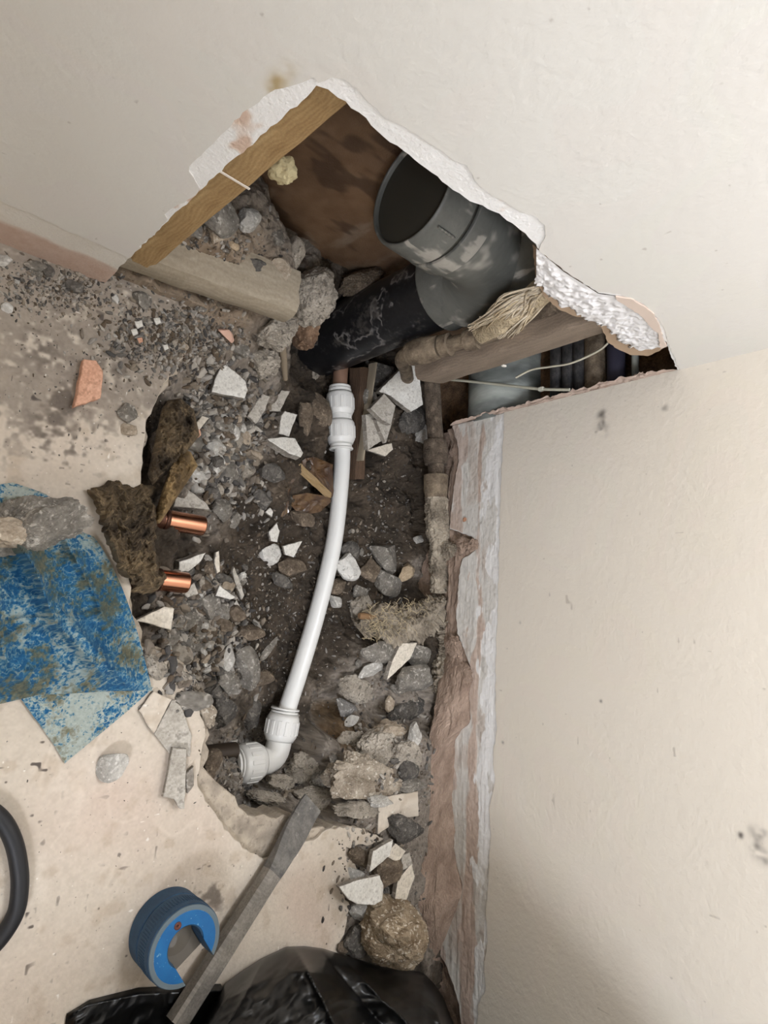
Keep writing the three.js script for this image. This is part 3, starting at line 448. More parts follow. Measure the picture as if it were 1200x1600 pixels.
// ---------- dirty service pipe rising behind the soil pipe ----------
M.dirtypipe = mat({ roughness: 0.9, map: tile(tex(512, 512, (u, v) => { const n = pfbm(u, v, 7, 5, 4), m = pfbm(u, v, 40, 3, 2); return mixc([82, 70, 56], [152, 136, 114], clamp(n * 1.5 - .25 + (m - .5) * .5)); }), 0.1), bumpMap: grainBump, bumpScale: 0.002 });
M.soilcrust = mat({ roughness: 1, map: tile(tex(512, 512, (u, v) => { const n = pfbm(u, v, 9, 5, 6), m = pfbm(u, v, 60, 3, 2); return mixc([66, 56, 46], [124, 110, 94], clamp(n * 1.4 - .2 + (m - .5) * .6)); }), 0.08), bumpMap: grainBump, bumpScale: 0.004 });
const V3 = (x, y, z) => new THREE.Vector3(x, y, z);
{
  const z = -0.034, a = onZ(628, 556, z), b = onZ(745, 528, z);
  const t = thing('riser_pipe', 'dirt-caked small pipe with a jointed fitting beside the black soil pipe', 'pipe', [0, 0, 0]);
  t.position.copy(a);
  const L = (u) => b.clone().sub(a).multiplyScalar(u);
  const rr = 0.011;
  part('pipe', limb([onY(640, 612, -.13).sub(a), onY(638, 590, -.06).sub(a).lerp(L(0), .35), L(.06), L(.5), L(1), L(1.6)], (v, q) => rr * (1 + .06 * sn(v * 9, q, 2, 2)), 40, 16), M.dirtypipe, t);
  part('fitting', limb([L(.1), L(.22), L(.4), L(.52)], (v, q) => rr * (1.45 + .3 * Math.sin(v * 3.14) + .12 * sn(v * 7, Math.cos(q) * 2, Math.sin(q) * 2, 3)), 30, 18), M.dirtypipe, t, 'swollen dirt-covered fitting');
  part('collar', limb([L(.55), L(.6), L(.66)], () => rr * 1.45, 8, 20), M.dirtypipe, t);
  part('collar', limb([L(.86), L(.93), L(1.02)], (v, q) => rr * (1.35 + .15 * sn(v * 5, Math.cos(q), Math.sin(q), 2)), 10, 20), M.dirtypipe, t);
}

// ---------- pipes in the recess behind the right wall's edge ----------
M.recessgrey = mat({ roughness: 0.6, map: tile(tex(512, 512, (u, v) => { const n = pfbm(u, v, 5, 5, 14), m = pfbm(u, v, 40, 3, 2); return mixc([112, 116, 112], [192, 196, 186], clamp(n * 1.6 - .4 + (m - .5) * .3)); }), 0.16) });
M.recessdark = mat({ roughness: 0.55, map: tile(tex(256, 256, (u, v) => { const n = pfbm(u, v, 5, 5, 24), m = pfbm(u, v, 30, 3, 2); return mixc([40, 40, 42], [104, 100, 96], clamp(n * 1.5 - .45 + (m - .5) * .5)); }), 0.09) });
{
  const cy = onX(772, 622, 0.01).y;
  const run = (name, y, r, x, m, label, cat, z0 = -0.2, z1 = 0.004) => { const g = limb([V3(0, 0, 0), V3(0, 0, (z1 - z0) * .5), V3(0, 0, z1 - z0)], (v, q) => r * (1 + .03 * sn(v * 6, q, y * 50, 2)), 24, 28); const o = single(name, g, m, label, cat); o.position.set(x, y, z0); return o; };
  run('wide_grey_pipe', cy - 0.012, 0.068, 0.063, M.recessgrey, 'wide grey-green pipe lying in the recess behind the batten foot', 'pipe', -0.2, 0.003);
  const ys = [865, 884, 902, 925, 958].map((x, i) => onX(x, 628 - i * 9, 0.02).y), rs = [.010, .011, .011, .017, .013];
  const names = ['slim dark pipe next to the wide grey pipe in the recess', 'second slim dark pipe from the wide grey pipe, in the recess', 'third slim dark pipe from the wide grey pipe, in the recess', 'thicker grey-brown pipe in the recess, beyond three slim dark ones', 'dark bluish cable running beyond the thicker recess pipe'];
  ys.forEach((y, i) => run(i === 4 ? 'thick_cable' : 'recess_pipe', y, rs[i], 0.022 + rs[i] * 0.6, i === 4 ? mat({ color: 0x3a3847, roughness: 0.6 }) : i === 3 ? M.dirtypipe : M.recessdark, names[i], i === 4 ? 'cable' : 'pipe'));
  run('thin_conduit', onX(988, 588, 0.02).y, 0.005, 0.03, M.recessgrey, 'thin pale conduit in the recess nearest the torn gypsum', 'conduit');
  // cable tie and twine
  const tie = [[690, 592], [745, 597], [800, 603], [846, 608], [890, 609]].map(([x, y]) => onX(x, y, -0.004));
  const t = thing('cable_tie', 'pale cable tie strapped round the grey pipe in the recess', 'cable tie', tie[3]);
  const tl = tie.map((p) => p.clone().sub(tie[3]));
  part('strap', limb(tl, () => 0.0024, 30, 8), mat({ color: 0xc9c6b2, roughness: 0.5 }), t);
  part('head', box(0.007, 0.009, 0.006, 0.001), mat({ color: 0xd2cfbd, roughness: 0.5 }), t);
  const tw = [[806, 590], [830, 578], [860, 573], [890, 568], [920, 556], [940, 545], [950, 536]].map(([x, y]) => onX(x, y, -0.012));
  const o = single('twine', limb(tw, () => 0.0017, 40, 8), mat({ color: 0xd9d2bb, roughness: 0.8 }), 'loose pale cord curving across the recess beside the batten', 'cord'); rebase(o);
}

// ---------- white push-fit water pipe ----------
M.whiteplastic = phys({ color: 0xe7e7e3, roughness: 0.33, clearcoat: 0.25, clearcoatRoughness: 0.3 });
M.whitefit = phys({ color: 0xe6e5e0, roughness: 0.38, clearcoat: 0.2, clearcoatRoughness: 0.3 });
function orient(g, dir) { g.applyQuaternion(new THREE.Quaternion().setFromUnitVectors(V3(0, 1, 0), dir.clone().normalize())); return g; }
{
  const PY = -0.112, P = [[534, 690], [535, 712], [532, 760], [523, 840], [509, 905], [489, 980], [466, 1055], [450, 1104], [441, 1135]].map(([x, y], i) => onY(x, y, PY + 0.006 * Math.sin(i / 8 * 3.1)));
  const o = P[8].clone(); const t = thing('water_pipe', 'white plastic push-fit pipe curving through the trench with a coupling and an elbow', 'pipe', o);
  const q = P.map((p) => p.clone().sub(o));
  const r = 0.0135;
  part('pipe', limb(q, () => r, 70, 28), M.whiteplastic, t);
  // a collar nut: ribbed barrel with a lip, axis along +y, from y = 0
  function collar(len, R, parent, origin, dir, m = M.whitefit) {
    const g = lathe([[r, 0], [R * .84, 0], [R * .86, len * .06], [R * .97, len * .16], [R, len * .24], [R, len * .76], [R * .96, len * .9], [R * .88, len], [r, len]], 48);
    const c = part('collar', orient(g, dir), m, parent); c.position.copy(origin);
    for (let k = 0; k < 14; k++) { const b = box(R * 0.2, len * 0.5, R * 0.06, R * 0.025); b.translate(0, len * 0.5, R * 1.0); b.rotateY(k / 14 * 6.283); part('grip', orient(b, dir), m, c); }
    return c;
  }
  function ring(R, len, parent, origin, dir, nm = 'ring', m = M.whitefit) { const g = lathe([[r * .98, 0], [R * .96, 0], [R, len * .2], [R, len * .8], [R * .96, len], [r * .98, len]], 44); const c = part(nm, orient(g, dir), m, parent); c.position.copy(origin); return c; }
  // straight coupling, from its lower ring to its upper end
  const a = onY(533, 703, PY).sub(o), b = onY(531, 604, PY).sub(o), d = b.clone().sub(a), L = d.length(); d.normalize();
  const S = (k) => a.clone().addScaledVector(d, L * k);
  const cp = part('straight_coupling', orient(lathe([[r, 0], [.019, 0], [.0195, .004], [.0195, L * .6], [r, L * .6]], 40), d), M.whitefit, t, 'white straight coupling'); cp.position.copy(S(.2));
  const kids = [];
  const sub = (f) => { const c = f(); kids.push(c); c.position.sub(cp.position); return c; };
  function collar2(k0, k1, R) { const len = L * (k1 - k0); const list = [lathe([[r, 0], [R * .84, 0], [R * .87, len * .06], [R * .98, len * .18], [R, len * .26], [R, len * .74], [R * .96, len * .9], [R * .86, len], [r, len]], 48)]; for (let k = 0; k < 14; k++) { const bb = box(R * 0.22, len * 0.5, R * 0.07, R * 0.03); bb.translate(0, len * 0.5, R * 0.995); bb.rotateY(k / 14 * 6.283); list.push(bb); } const c = part('collar', orient(merge(list), d), M.whitefit, cp); c.position.copy(S(k0)).sub(cp.position); }
  collar2(.09, .46, .0242); collar2(.54, .9, .0238);
  sub(() => ring(.0185, L * .05, cp, S(.035), d, 'release_ring')); sub(() => ring(.0205, L * .03, cp, S(.0), d, 'release_ring'));
  sub(() => ring(.0195, L * .05, cp, S(.91), d, 'release_ring')); sub(() => ring(.0185, L * .04, cp, S(.965), d, 'release_ring'));
  const nub = box(.003, L * .07, .004, .001); { const c = part('stop_mark', orient((() => { nub.translate(.006, 0, .0195); return nub; })(), d), M.whitefit, cp); c.position.copy(S(.5)).sub(cp.position); }
  // elbow
  const eY = PY - 0.002, c0 = onY(431, 1186, eY).sub(o), up = onY(446, 1106, eY).sub(o).sub(c0), lf = V3(-1, 0, 0);
  const upd = up.clone().normalize(), uL = up.length(), lL = onY(431, 1186, eY).distanceTo(onY(369, 1174, eY));
  const ez = 0.0185;
  const el = part('elbow_fitting', limb([upd.clone().multiplyScalar(.034), upd.clone().multiplyScalar(.02), upd.clone().multiplyScalar(.007).add(lf.clone().multiplyScalar(.003)), lf.clone().multiplyScalar(.012), lf.clone().multiplyScalar(.03)], () => ez, 30, 36), M.whitefit, t, 'white elbow fitting'); el.position.copy(c0);
  const cl = (org, dir, len, R) => { const list = [lathe([[r, 0], [R * .84, 0], [R * .87, len * .06], [R * .98, len * .18], [R, len * .3], [R, len * .72], [R * .95, len * .88], [R * .86, len], [r, len]], 48)]; for (let k = 0; k < 14; k++) { const bb = box(R * 0.22, len * 0.5, R * 0.07, R * 0.03); bb.translate(0, len * 0.5, R * 0.995); bb.rotateY(k / 14 * 6.283); list.push(bb); } const c = part('collar', orient(merge(list), dir), M.whitefit, el); c.position.copy(org); };
  cl(upd.clone().multiplyScalar(uL - .047), upd, .039, .0245); cl(lf.clone().multiplyScalar(lL - .044), lf, .038, .0268);
  ring(.0205, .003, el, upd.clone().multiplyScalar(uL - .0075), upd, 'release_ring'); ring(.0215, .003, el, upd.clone().multiplyScalar(uL - .003), upd, 'release_ring');
  ring(.023, .003, el, lf.clone().multiplyScalar(lL - .007), lf, 'release_ring'); ring(.0215, .004, el, lf.clone().multiplyScalar(lL - .003), lf, 'release_ring');
  // old pipes it joins
  const od = thing('old_supply_pipe', 'dark old pipe entering the elbow from under the floor', 'pipe', onY(369, 1174, eY).add(V3(-0.002, 0, 0)));
  part('pipe', limb([V3(-.07, 0, 0), V3(-.03, 0, 0), V3(.0, 0, 0)], () => .0132, 12, 24), mat({ color: 0x3a3026, roughness: .5, metalness: .3 }), od);
  const e2 = onY(531, 603, PY), st = thing('copper_tail', 'dull copper pipe end entering the top of the white coupling', 'pipe', e2);
  part('pipe', limb([V3(0, 0, 0.004), V3(0, 0, -.03), V3(0.002, 0, -.06)], () => .0125, 12, 24), mat({ color: 0x9a7a66, roughness: .55, metalness: .35 }), st);
}

// ---------- capped copper stubs poking out of the left bank ----------
M.copper = mat({ color: 0xcf9478, metalness: 1, roughness: 0.2 });
M.copperdark = mat({ color: 0x54382c, metalness: 0.8, roughness: 0.45 });
[['copper_stub', [252, 811], [317, 822], -0.052, 'bright copper pipe stub with a pale end, the upper of two in the left bank', true], ['copper_stub', [240, 905], [292, 911], -0.052, 'short bright copper pipe stub, the lower of two in the left bank', false]].forEach(([nm, p, q, y, label, pale]) => {
  const a = onY(p[0], p[1], y), b = onY(q[0], q[1], y), d = b.clone().sub(a), L = d.length(); d.normalize();
  const t = thing(nm, label, 'pipe', a.clone()); const r = .0128;
  const g = (P) => orient(lathe(P, 40), d);
  part('tube', g([[r * .9, -.02], [r, -.02], [r, L - .0015], [r * .96, L], [r * .8, L], [r * .8, L - .02]]), M.copper, t);
  part('collar', g([[r, .002], [r * 1.1, .002], [r * 1.12, .004], [r * 1.1, .007], [r, .007]]), M.copperdark, t, 'tarnished band');
  part('sleeve', g([[r * 1.0, -.03], [r * 1.06, -.03], [r * 1.06, .001], [r, .001]]), M.copperdark, t);
  const cap = g([[0, L - .012], [r * .8, L - .012], [r * .8, L - .01]]); part('stop', cap, pale ? mat({ color: 0xb9b6aa, roughness: .8 }) : M.copperdark, t);
});

// ---------- old iron pipe and lagging along the foot of the right wall ----------
{
  const y = -0.035, A = onY(676, 612, y), B = onY(688, 925, y);
  const t = thing('buried_pipe', 'earth-caked old pipe with two sleeve joints along the right wall', 'pipe', A);
  const X = (px, py) => onY(px, py, y).sub(A);
  part('pipe', limb([X(675, 596), X(678, 650), X(681, 700), X(682, 770), X(684, 800)], (v, q) => .0145 * (1 + .05 * sn(v * 16, Math.cos(q) * 2, Math.sin(q) * 2, 2)), 60, 20), M.soilcrust, t);
  part('sleeve_joint', limb([X(680, 689), X(680, 695), X(681, 717), X(681, 726)], (v, q) => .0215 * (0.93 + .09 * Math.sin(v * 3.14) + .05 * sn(v * 6, Math.cos(q) * 2, Math.sin(q) * 2, 3)), 24, 24), M.soilcrust, t);
  part('sleeve_joint', limb([X(681, 743), X(681, 752), X(681, 765), X(681, 778)], (v, q) => .022 * (0.97 - .09 * sstep(.55, 1, v) + .03 * sn(v * 6, Math.cos(q) * 2, Math.sin(q) * 2, 3)), 24, 26), M.dirtypipe, t);
  const lag = (P, rad, sd, am) => limb(P.map((p) => onY(p[0], p[1], p[2])), (v, q) => rad(v) * (1 + am * 1.3 * sn(v * 8, Math.cos(q) * 1.6 + sd, Math.sin(q) * 1.6, 4) + am * .9 * sn(v * 26, Math.cos(q) * 4 + sd, Math.sin(q) * 4, 3) + am * .5 * (sn(v * 70, Math.cos(q) * 10 + sd, Math.sin(q) * 10, 2))), 240, 72);
  M.felt = mat({ roughness: 1, map: tile(tex(512, 512, (u, v) => { const n = pfbm(u, v, 6, 5, 34), m = pfbm(u, v, 60, 3, 2); return mixc([112, 102, 88], [186, 174, 154], clamp(n * 1.5 - .25 + (m - .5) * .5)); }), 0.1), bumpMap: grainBump, bumpScale: 0.004 });
  const o = single('pipe_lagging', lag([[682, 776, -.035], [684, 820, -.037], [687, 870, -.04], [688, 925, -.045]], (v) => .019 - .002 * v, 3, .2), M.felt, 'grey-beige crumbling lagging on the pipe below the sleeve joints', 'lagging'); rebase(o);
  // ragged felt swag hanging across the trench below it
  const sw = single('felt_insulation', lag([[566, 985, -.085], [585, 968, -.07], [620, 980, -.06], [660, 968, -.05], [692, 945, -.04]], (v) => .02 + .008 * Math.sin(v * 3), 9, .42), M.felt, 'ragged hairy felt insulation lying across the trench to the right wall', 'insulation'); rebase(sw);
  { const r = rng(5), l = []; for (let i = 0; i < 260; i++) { const t = r(), p = onY(lerp(570, 700, t) + (r() - .5) * 20, lerp(978, 950, t) + (r() - .5) * 44, -.052 + .02 * r()), q = p.clone().add(V3((r() - .5) * .03, r() * .012, (r() - .5) * .03)), m = p.clone().add(q).multiplyScalar(.5).add(V3((r() - .5) * .008, .004, (r() - .5) * .008)); l.push(limb([p, m, q], () => .00035, 8, 4, false)); } const g = merge(l); g.translate(-sw.position.x, -sw.position.y, -sw.position.z); part('loose_fibres', g, mat({ color: 0xb9a988, roughness: 1 }), sw).userData.kind = 'stuff'; }
  const tan = mat({ roughness: 1, color: 0xb79f7c, bumpMap: grainBump, bumpScale: 0.005 });
  const fm = single('foam_insulation', lag([[697, 960, -.035], [700, 1000, -.03], [692, 1040, -.03], [690, 1085, -.03]], (v) => .017 + .004 * Math.sin(v * 9), 15, .35), M.felt, 'tan fluffy insulation plug against the right wall below the felt', 'insulation'); rebase(fm);
}
// ---------- stone and rubble materials ----------
const stoneTex = (a, b, c3, sd, k = 0.1) => tile(tex(512, 512, (u, v) => { const n = pfbm(u, v, 6, 5, sd), m = pfbm(u, v, 50, 3, sd + 3), s = pfbm(u, v, 26, 2, sd + 7); let c = mixc(a, b, clamp(n * 1.7 - .35)); c = mixc(c, c3, sstep(.64, .8, s) * .7); const g = (m - .5) * 44; return [c[0] + g, c[1] + g, c[2] + g]; }), k);
const rockBump = tile(grayTex(512, 512, (u, v) => 255 * (0.6 * pfbm(u, v, 12, 5, 31) + 0.4 * pfbm(u, v, 70, 2, 35))), 0.1);
const RM = {};
const stone = (k, a, b, c) => { RM[k] = mat({ map: stoneTex(a, b, c, k.length * 7 + k.charCodeAt(0)), bumpMap: rockBump, bumpScale: 0.0016, roughness: 0.9 }); };
stone('grey', [104, 99, 91], [154, 148, 137], [190, 184, 173]);
stone('dark', [62, 59, 55], [104, 99, 92], [142, 136, 127]);
stone('pale', [160, 156, 148], [200, 196, 187], [222, 219, 212]);
stone('white', [196, 193, 186], [224, 221, 214], [150, 146, 138]);
stone('beige', [146, 132, 114], [186, 172, 152], [206, 196, 180]);
stone('tan', [138, 120, 96], [178, 158, 130], [196, 176, 146]);
stone('brown', [82, 71, 58], [120, 106, 90], [150, 134, 114]);
stone('mortar', [134, 126, 113], [182, 173, 159], [92, 85, 76]);
stone('rust', [98, 76, 58], [146, 118, 94], [172, 150, 124]);
stone('mottled', [126, 114, 98], [174, 163, 146], [208, 201, 188]);
stone('blocky', [104, 86, 64], [168, 152, 128], [216, 208, 194]);
RM.quartz = mat({ map: stoneTex([92, 90, 88], [140, 137, 132], [236, 234, 230], 77), roughness: 0.6, bumpMap: rockBump, bumpScale: 0.002 });
let seedN = 100;
function rock(px, py, a, b, ang, m, name, label, category, o = {}) {
  const g0 = o.y !== undefined ? onY(px, py, o.y) : land(px, py);
  const A = ang * Math.PI / 180;
  let c = onY(px, py, g0.y);
  const half = (len, t) => onY(px + Math.cos(t) * len / 2, py + Math.sin(t) * len / 2, c.y).sub(c);
  const U = half(a, A), Vv = half(b, A + Math.PI / 2);
  const sx = U.length() * (o.k ?? 0.94), sz = Vv.length() * (o.k ?? 0.94), sy = o.h ?? Math.min(sx, sz) * (o.flat ?? 0.75);
  c = onY(px, py, g0.y + sy * (o.lift ?? 0.25));
  const o3 = single(name, rockGeo(o.seed ?? seedN++, sx, sy, sz, { n: Math.max(sx, sz) > 0.03 ? 24 : 10, rough: 0.06, ...o.g }), RM[m] ?? m, label, category ?? 'stone');
  o3.position.copy(c); o3.rotation.set(o.rx ?? 0, Math.atan2(-U.z, U.x), o.rz ?? 0, 'YXZ'); if (o.rx === undefined) { const r = rng(seedN * 31); o3.rotation.x = (r() - .5) * .3; o3.rotation.z = (r() - .5) * .3; }
  return o3;
}
const R_ = (...a) => rock(a[0], a[1], a[2], a[3], a[4], a[5], a[6], a[7], a[8], a[9]);
// rubble in the cavity
R_(341, 338, 66, 66, 20, 'grey', 'rubble_stone', 'largest grey stone on the rubble in the wall cavity, close to the stud', 'stone', { lift: .5 });
R_(390, 342, 42, 38, 60, 'pale', 'rubble_stone', 'paler grey stone right of the largest stone on the cavity rubble', 'stone', { lift: .5 });
R_(304, 360, 30, 26, 80, 'grey', 'rubble_stone', 'small stone between the stud and the largest cavity stone', 'stone', { lift: .5 });
R_(345, 367, 36, 26, 0, 'beige', 'rubble_stone', 'tan flat-faced piece in front of the largest cavity stone', 'stone', { lift: .3 });
R_(400, 418, 42, 26, 10, 'dark', 'rubble_stone', 'blue-grey pebble half sunk in the cavity rubble', 'stone', { lift: .1 });
R_(453, 398, 58, 24, 82, 'mortar', 'rubble_stone', 'tall narrow stone standing at the right edge of the cavity rubble', 'stone', { lift: .9, y: .03, h: .03 });
R_(434, 372, 28, 22, 60, 'grey', 'rubble_stone', 'grey stone beside the tall narrow stone in the cavity', 'stone', { lift: .4 });
R_(437, 425, 30, 46, 0, 'beige', 'rubble_stone', 'beige lump on the right edge of the cavity rubble', 'stone', { lift: .2 });
R_(365, 385, 18, 14, 10, 'tan', 'rubble_stone', 'small tan stone in the middle of the cavity rubble', 'stone');
R_(305, 340, 20, 24, 60, 'mortar', 'rubble_stone', 'mortar crumb against the stud behind the small stone', 'stone', { lift: .4 });
// lumps round the black pipe's foot
R_(487, 462, 78, 84, 30, 'mortar', 'mortar_lump', 'big rough mortar lump left of the black soil pipe', 'rubble', { y: -.02, h: .045, lift: .6, g: { rough: .16, round: .4 } });
R_(430, 525, 62, 54, -35, 'mortar', 'mortar_lump', 'grey mortar lump at the right end of the sole plate', 'rubble', { y: .0, h: .024, lift: .3, g: { rough: .16, round: .3 } });
R_(474, 520, 40, 52, 10, 'rust', 'mortar_lump', 'rusty brown lump against the black soil pipe', 'rubble', { y: -.05, h: .03, lift: .6, g: { rough: .18, round: .4 } });
R_(408, 568, 52, 48, 0, 'mortar', 'mortar_lump', 'knobbly grey conglomerate lump below the sole plate end', 'rubble', { h: .024, lift: .4, g: { rough: .2, round: .3 } });
R_(375, 548, 30, 26, 70, 'grey', 'rubble_stone', 'grey stone under the middle of the sole plate edge', 'stone');
R_(566, 440, 60, 40, -25, 'brown', 'mortar_lump', 'brown lump on the cavity floor behind the black soil pipe', 'rubble', { y: -.02, h: .03, lift: .6, g: { rough: .16, round: .4 } });
R_(354, 523, 32, 16, 35, mat({ color: 0xd2ab96 }), 'brick_sliver', 'pinkish cream brick sliver lying just below the sole plate', 'brick chip', { lift: .6 });
// right of the white coupling
R_(595, 594, 56, 62, 20, 'dark', 'rubble_stone', 'dark stone behind the big pale slab by the batten', 'stone');
R_(577, 622, 24, 34, 0, 'grey', 'rubble_stone', 'grey stone between the coupling and the pale slabs', 'stone');
R_(646, 655, 44, 38, -40, 'dark', 'rubble_stone', 'dark stone below the big pale slab, next to the buried pipe', 'stone', { lift: .5 });
R_(659, 672, 22, 44, 10, 'pale', 'rubble_stone', 'pale elongated stone against the buried pipe', 'stone', { lift: .5 });
R_(500, 640, 34, 60, -10, 'brown', 'earth_clod', 'brown earth clod left of the white coupling', 'clod');
R_(478, 655, 22, 56, 5, 'brown', 'earth_clod', 'narrow brown clod second from the white coupling', 'clod');
R_(494, 585, 46, 22, -20, 'mortar', 'mortar_lump', 'crumbly lump under the foot of the black soil pipe', 'rubble', { g: { rough: .18 } });
// right half of the trench
R_(604, 871, 48, 50, 25, 'grey', 'rubble_stone', 'square grey stone, upper of two right of the white pipe', 'stone', { lift: .5 });
R_(606, 913, 46, 38, 25, 'grey', 'rubble_stone', 'rounded grey stone, lower of two right of the white pipe', 'stone', { lift: .5 });
R_(634, 896, 34, 20, -50, 'tan', 'rubble_stone', 'tan stone beside the two grey stones right of the white pipe', 'stone', { lift: .6 });
R_(545, 888, 44, 36, 45, 'white', 'rubble_stone', 'white stone touching the right side of the white pipe', 'stone', { lift: .6 });
R_(547, 861, 28, 32, 30, 'dark', 'rubble_stone', 'dark pebble behind the white stone by the pipe', 'stone');
R_(563, 928, 22, 28, 10, 'grey', 'rubble_stone', 'small grey stone below the white stone by the pipe', 'stone');
R_(524, 940, 26, 18, 40, 'pale', 'rubble_stone', 'pale chip at the right edge of the white pipe, lower half', 'stone', { lift: .6 });
R_(528, 916, 34, 30, 0, 'brown', 'earth_clod', 'brown clod above the pale chip beside the white pipe', 'clod');
R_(576, 890, 34, 40, 20, 'brown', 'earth_clod', 'brown clod between the white stone and the grey stones', 'clod');
R_(655, 843, 16, 14, 0, 'pale', 'rubble_stone', 'small pale stone left of the crumbling lagging', 'stone');
R_(566, 958, 40, 62, 10, 'mortar', 'mortar_lump', 'grey curled mortar lump at the left end of the felt', 'rubble', { lift: .4, g: { rough: .14, round: .3 } });
R_(597, 1018, 62, 40, 10, 'grey', 'rubble_stone', 'grey stone under the ragged felt insulation', 'stone', { lift: .4 });
R_(652, 1024, 36, 42, -20, 'grey', 'rubble_stone', 'grey stone behind the tall cream shard', 'stone', { lift: .4 });
R_(646, 1060, 56, 44, -25, 'grey', 'rubble_stone', 'big grey stone below the tall cream shard', 'stone', { lift: .5 });
R_(578, 1045, 40, 26, -20, 'pale', 'rubble_stone', 'pale stone left of the tall cream shard', 'stone', { lift: .4 });
R_(557, 1077, 58, 44, 20, 'mortar', 'mortar_lump', 'beige-grey mortar lump below the pale stone in the lower trench', 'rubble', { lift: .4, g: { rough: .14, round: .4 } });
R_(609, 1101, 16, 30, -15, 'beige', 'rubble_stone', 'egg-shaped beige pebble in the lower right trench', 'stone', { lift: .8 });
R_(541, 1108, 36, 30, 20, 'quartz', 'rubble_stone', 'dark stone with white quartz flecks near the elbow', 'stone', { lift: .6 });
R_(549, 1126, 26, 14, -35, 'white', 'rubble_stone', 'small white flake under the quartz-flecked stone', 'stone', { lift: .8 });
R_(625, 1077, 30, 20, 10, 'grey', 'rubble_stone', 'flat grey stone above the egg-shaped pebble', 'stone');
R_(640, 1110, 70, 34, -20, 'dark', 'mortar_lump', 'dark lump filling the gap right of the egg-shaped pebble', 'rubble', { lift: .2, g: { rough: .14 } });
R_(648, 1150, 20, 46, -5, 'pale', 'rubble_stone', 'pale upright stone at the render below the dark lump', 'stone', { lift: .6 });
// lower mound of broken concrete
R_(600, 1168, 120, 64, -25, 'mortar', 'concrete_lump', 'upper broad concrete lump in the mound at the trench end', 'concrete', { h: .026, lift: -.25, g: { rough: .2, round: .2 } });
R_(577, 1218, 120, 90, 10, 'mottled', 'concrete_lump', 'mottled concrete mass at the trench end beside the tile tongue', 'concrete', { h: .028, lift: -.3, g: { rough: .22, round: .2 } });
R_(482, 1196, 70, 50, -20, 'mortar', 'concrete_lump', 'grey concrete lump right of the white elbow', 'concrete', { h: .026, lift: .0, g: { rough: .2, round: .3 } });
R_(500, 1248, 90, 44, 5, 'mortar', 'concrete_lump', 'low concrete lump above the chisel blade', 'concrete', { h: .018, lift: .1, g: { rough: .15, round: .4 } });
R_(425, 1250, 78, 30, 10, 'mortar', 'concrete_lump', 'concrete lump directly below the elbow opening', 'concrete', { h: .02, lift: .0, g: { rough: .16, round: .4 } });
for (const [x, y, a, b, g, m, l] of [[548, 1160, 64, 40, -20, 'mortar', 'small concrete lump at the trench end, nearest the quartz-flecked stone'], [530, 1214, 60, 46, 20, 'mottled', 'pale concrete lump between the elbow and the mottled mass'], [563, 1264, 76, 30, 5, 'mortar', 'flat concrete lump above the cracked floor fragment'], [634, 1180, 46, 54, 10, 'mortar', 'concrete lump against the render beside the upper broad lump'], [640, 1226, 40, 28, 0, 'grey', 'grey lump just above the cracked floor fragment, by the render'], [505, 1218, 40, 34, 0, 'grey', 'grey stone in the concrete mound right of the elbow'], [470, 1246, 56, 28, 15, 'mottled', 'concrete lump at the tip of the chisel blade'], [612, 1138, 54, 28, -15, 'beige', 'beige lump below the dark lump at the top of the mound'], [592, 1250, 44, 20, 0, 'pale', 'pale sliver of concrete along the top of the cracked floor fragment'], [440, 1222, 44, 30, 10, 'mortar', 'small concrete lump under the elbow bend']]) R_(x, y, a, b, g, m, 'concrete_lump', l, 'concrete', { h: .016, lift: .15, g: { rough: .2, round: .15, cuts: 14 } });
R_(640, 1205, 24, 34, 0, 'dark', 'rubble_stone', 'small black glassy stone on the concrete mound', 'stone', { lift: .8 });
R_(520, 1186, 16, 14, 0, 'grey', 'rubble_stone', 'small crumb between the elbow and the concrete mound', 'stone', { lift: .8 });
// left half of the trench
R_(383, 1043, 72, 36, 78, 'grey', 'rubble_stone', 'upright ribbed grey stone in the left trench rubble', 'stone', { lift: .7, h: .024 });
R_(355, 1027, 48, 24, 100, 'pale', 'rubble_stone', 'narrow pale stone left of the upright ribbed stone', 'stone', { lift: .6 });
R_(345, 1112, 54, 54, 30, 'dark', 'rubble_stone', 'dark stone in the trench bottom above the elbow', 'stone', { lift: .4 });
R_(392, 1110, 58, 38, 75, 'dark', 'rubble_stone', 'dark stone directly above the elbow collar', 'stone', { lift: .4 });
R_(331, 1193, 36, 52, 5, 'brown', 'rubble_stone', 'brown-grey boulder at the slab edge left of the elbow', 'stone', { lift: .4 });
R_(393, 988, 44, 32, 20, 'brown', 'rubble_stone', 'brown-grey stone in the middle of the trench left of the pipe', 'stone', { lift: .4 });
R_(420, 1014, 50, 12, -48, 'grey', 'stone_splinter', 'thin stone splinter lying aslant by the white pipe', 'stone', { lift: .9 });
R_(358, 1065, 40, 34, 60, 'grey', 'rubble_stone', 'grey stone below the narrow pale stone, left rubble', 'stone', { lift: .5 });
R_(335, 1075, 34, 40, 20, 'dark', 'rubble_stone', 'dark stone near the slab edge, left lower rubble', 'stone', { lift: .4 });
R_(410, 1060, 36, 30, 0, 'brown', 'earth_clod', 'brown clod right of the upright ribbed stone', 'clod');
R_(348, 795, 34, 34, 40, 'grey', 'rubble_stone', 'grey stone right of the upper copper stub', 'stone', { lift: .6 });
R_(365, 812, 18, 28, 20, 'grey', 'rubble_stone', 'small grey stone right of and below the upper copper stub', 'stone', { lift: .6 });
R_(330, 770, 30, 28, 0, 'dark', 'rubble_stone', 'dark stone above the upper copper stub', 'stone');
R_(330, 888, 40, 36, 10, 'brown', 'earth_clod', 'brown clod right of the cream-faced shard between the copper stubs', 'clod', { lift: .3 });
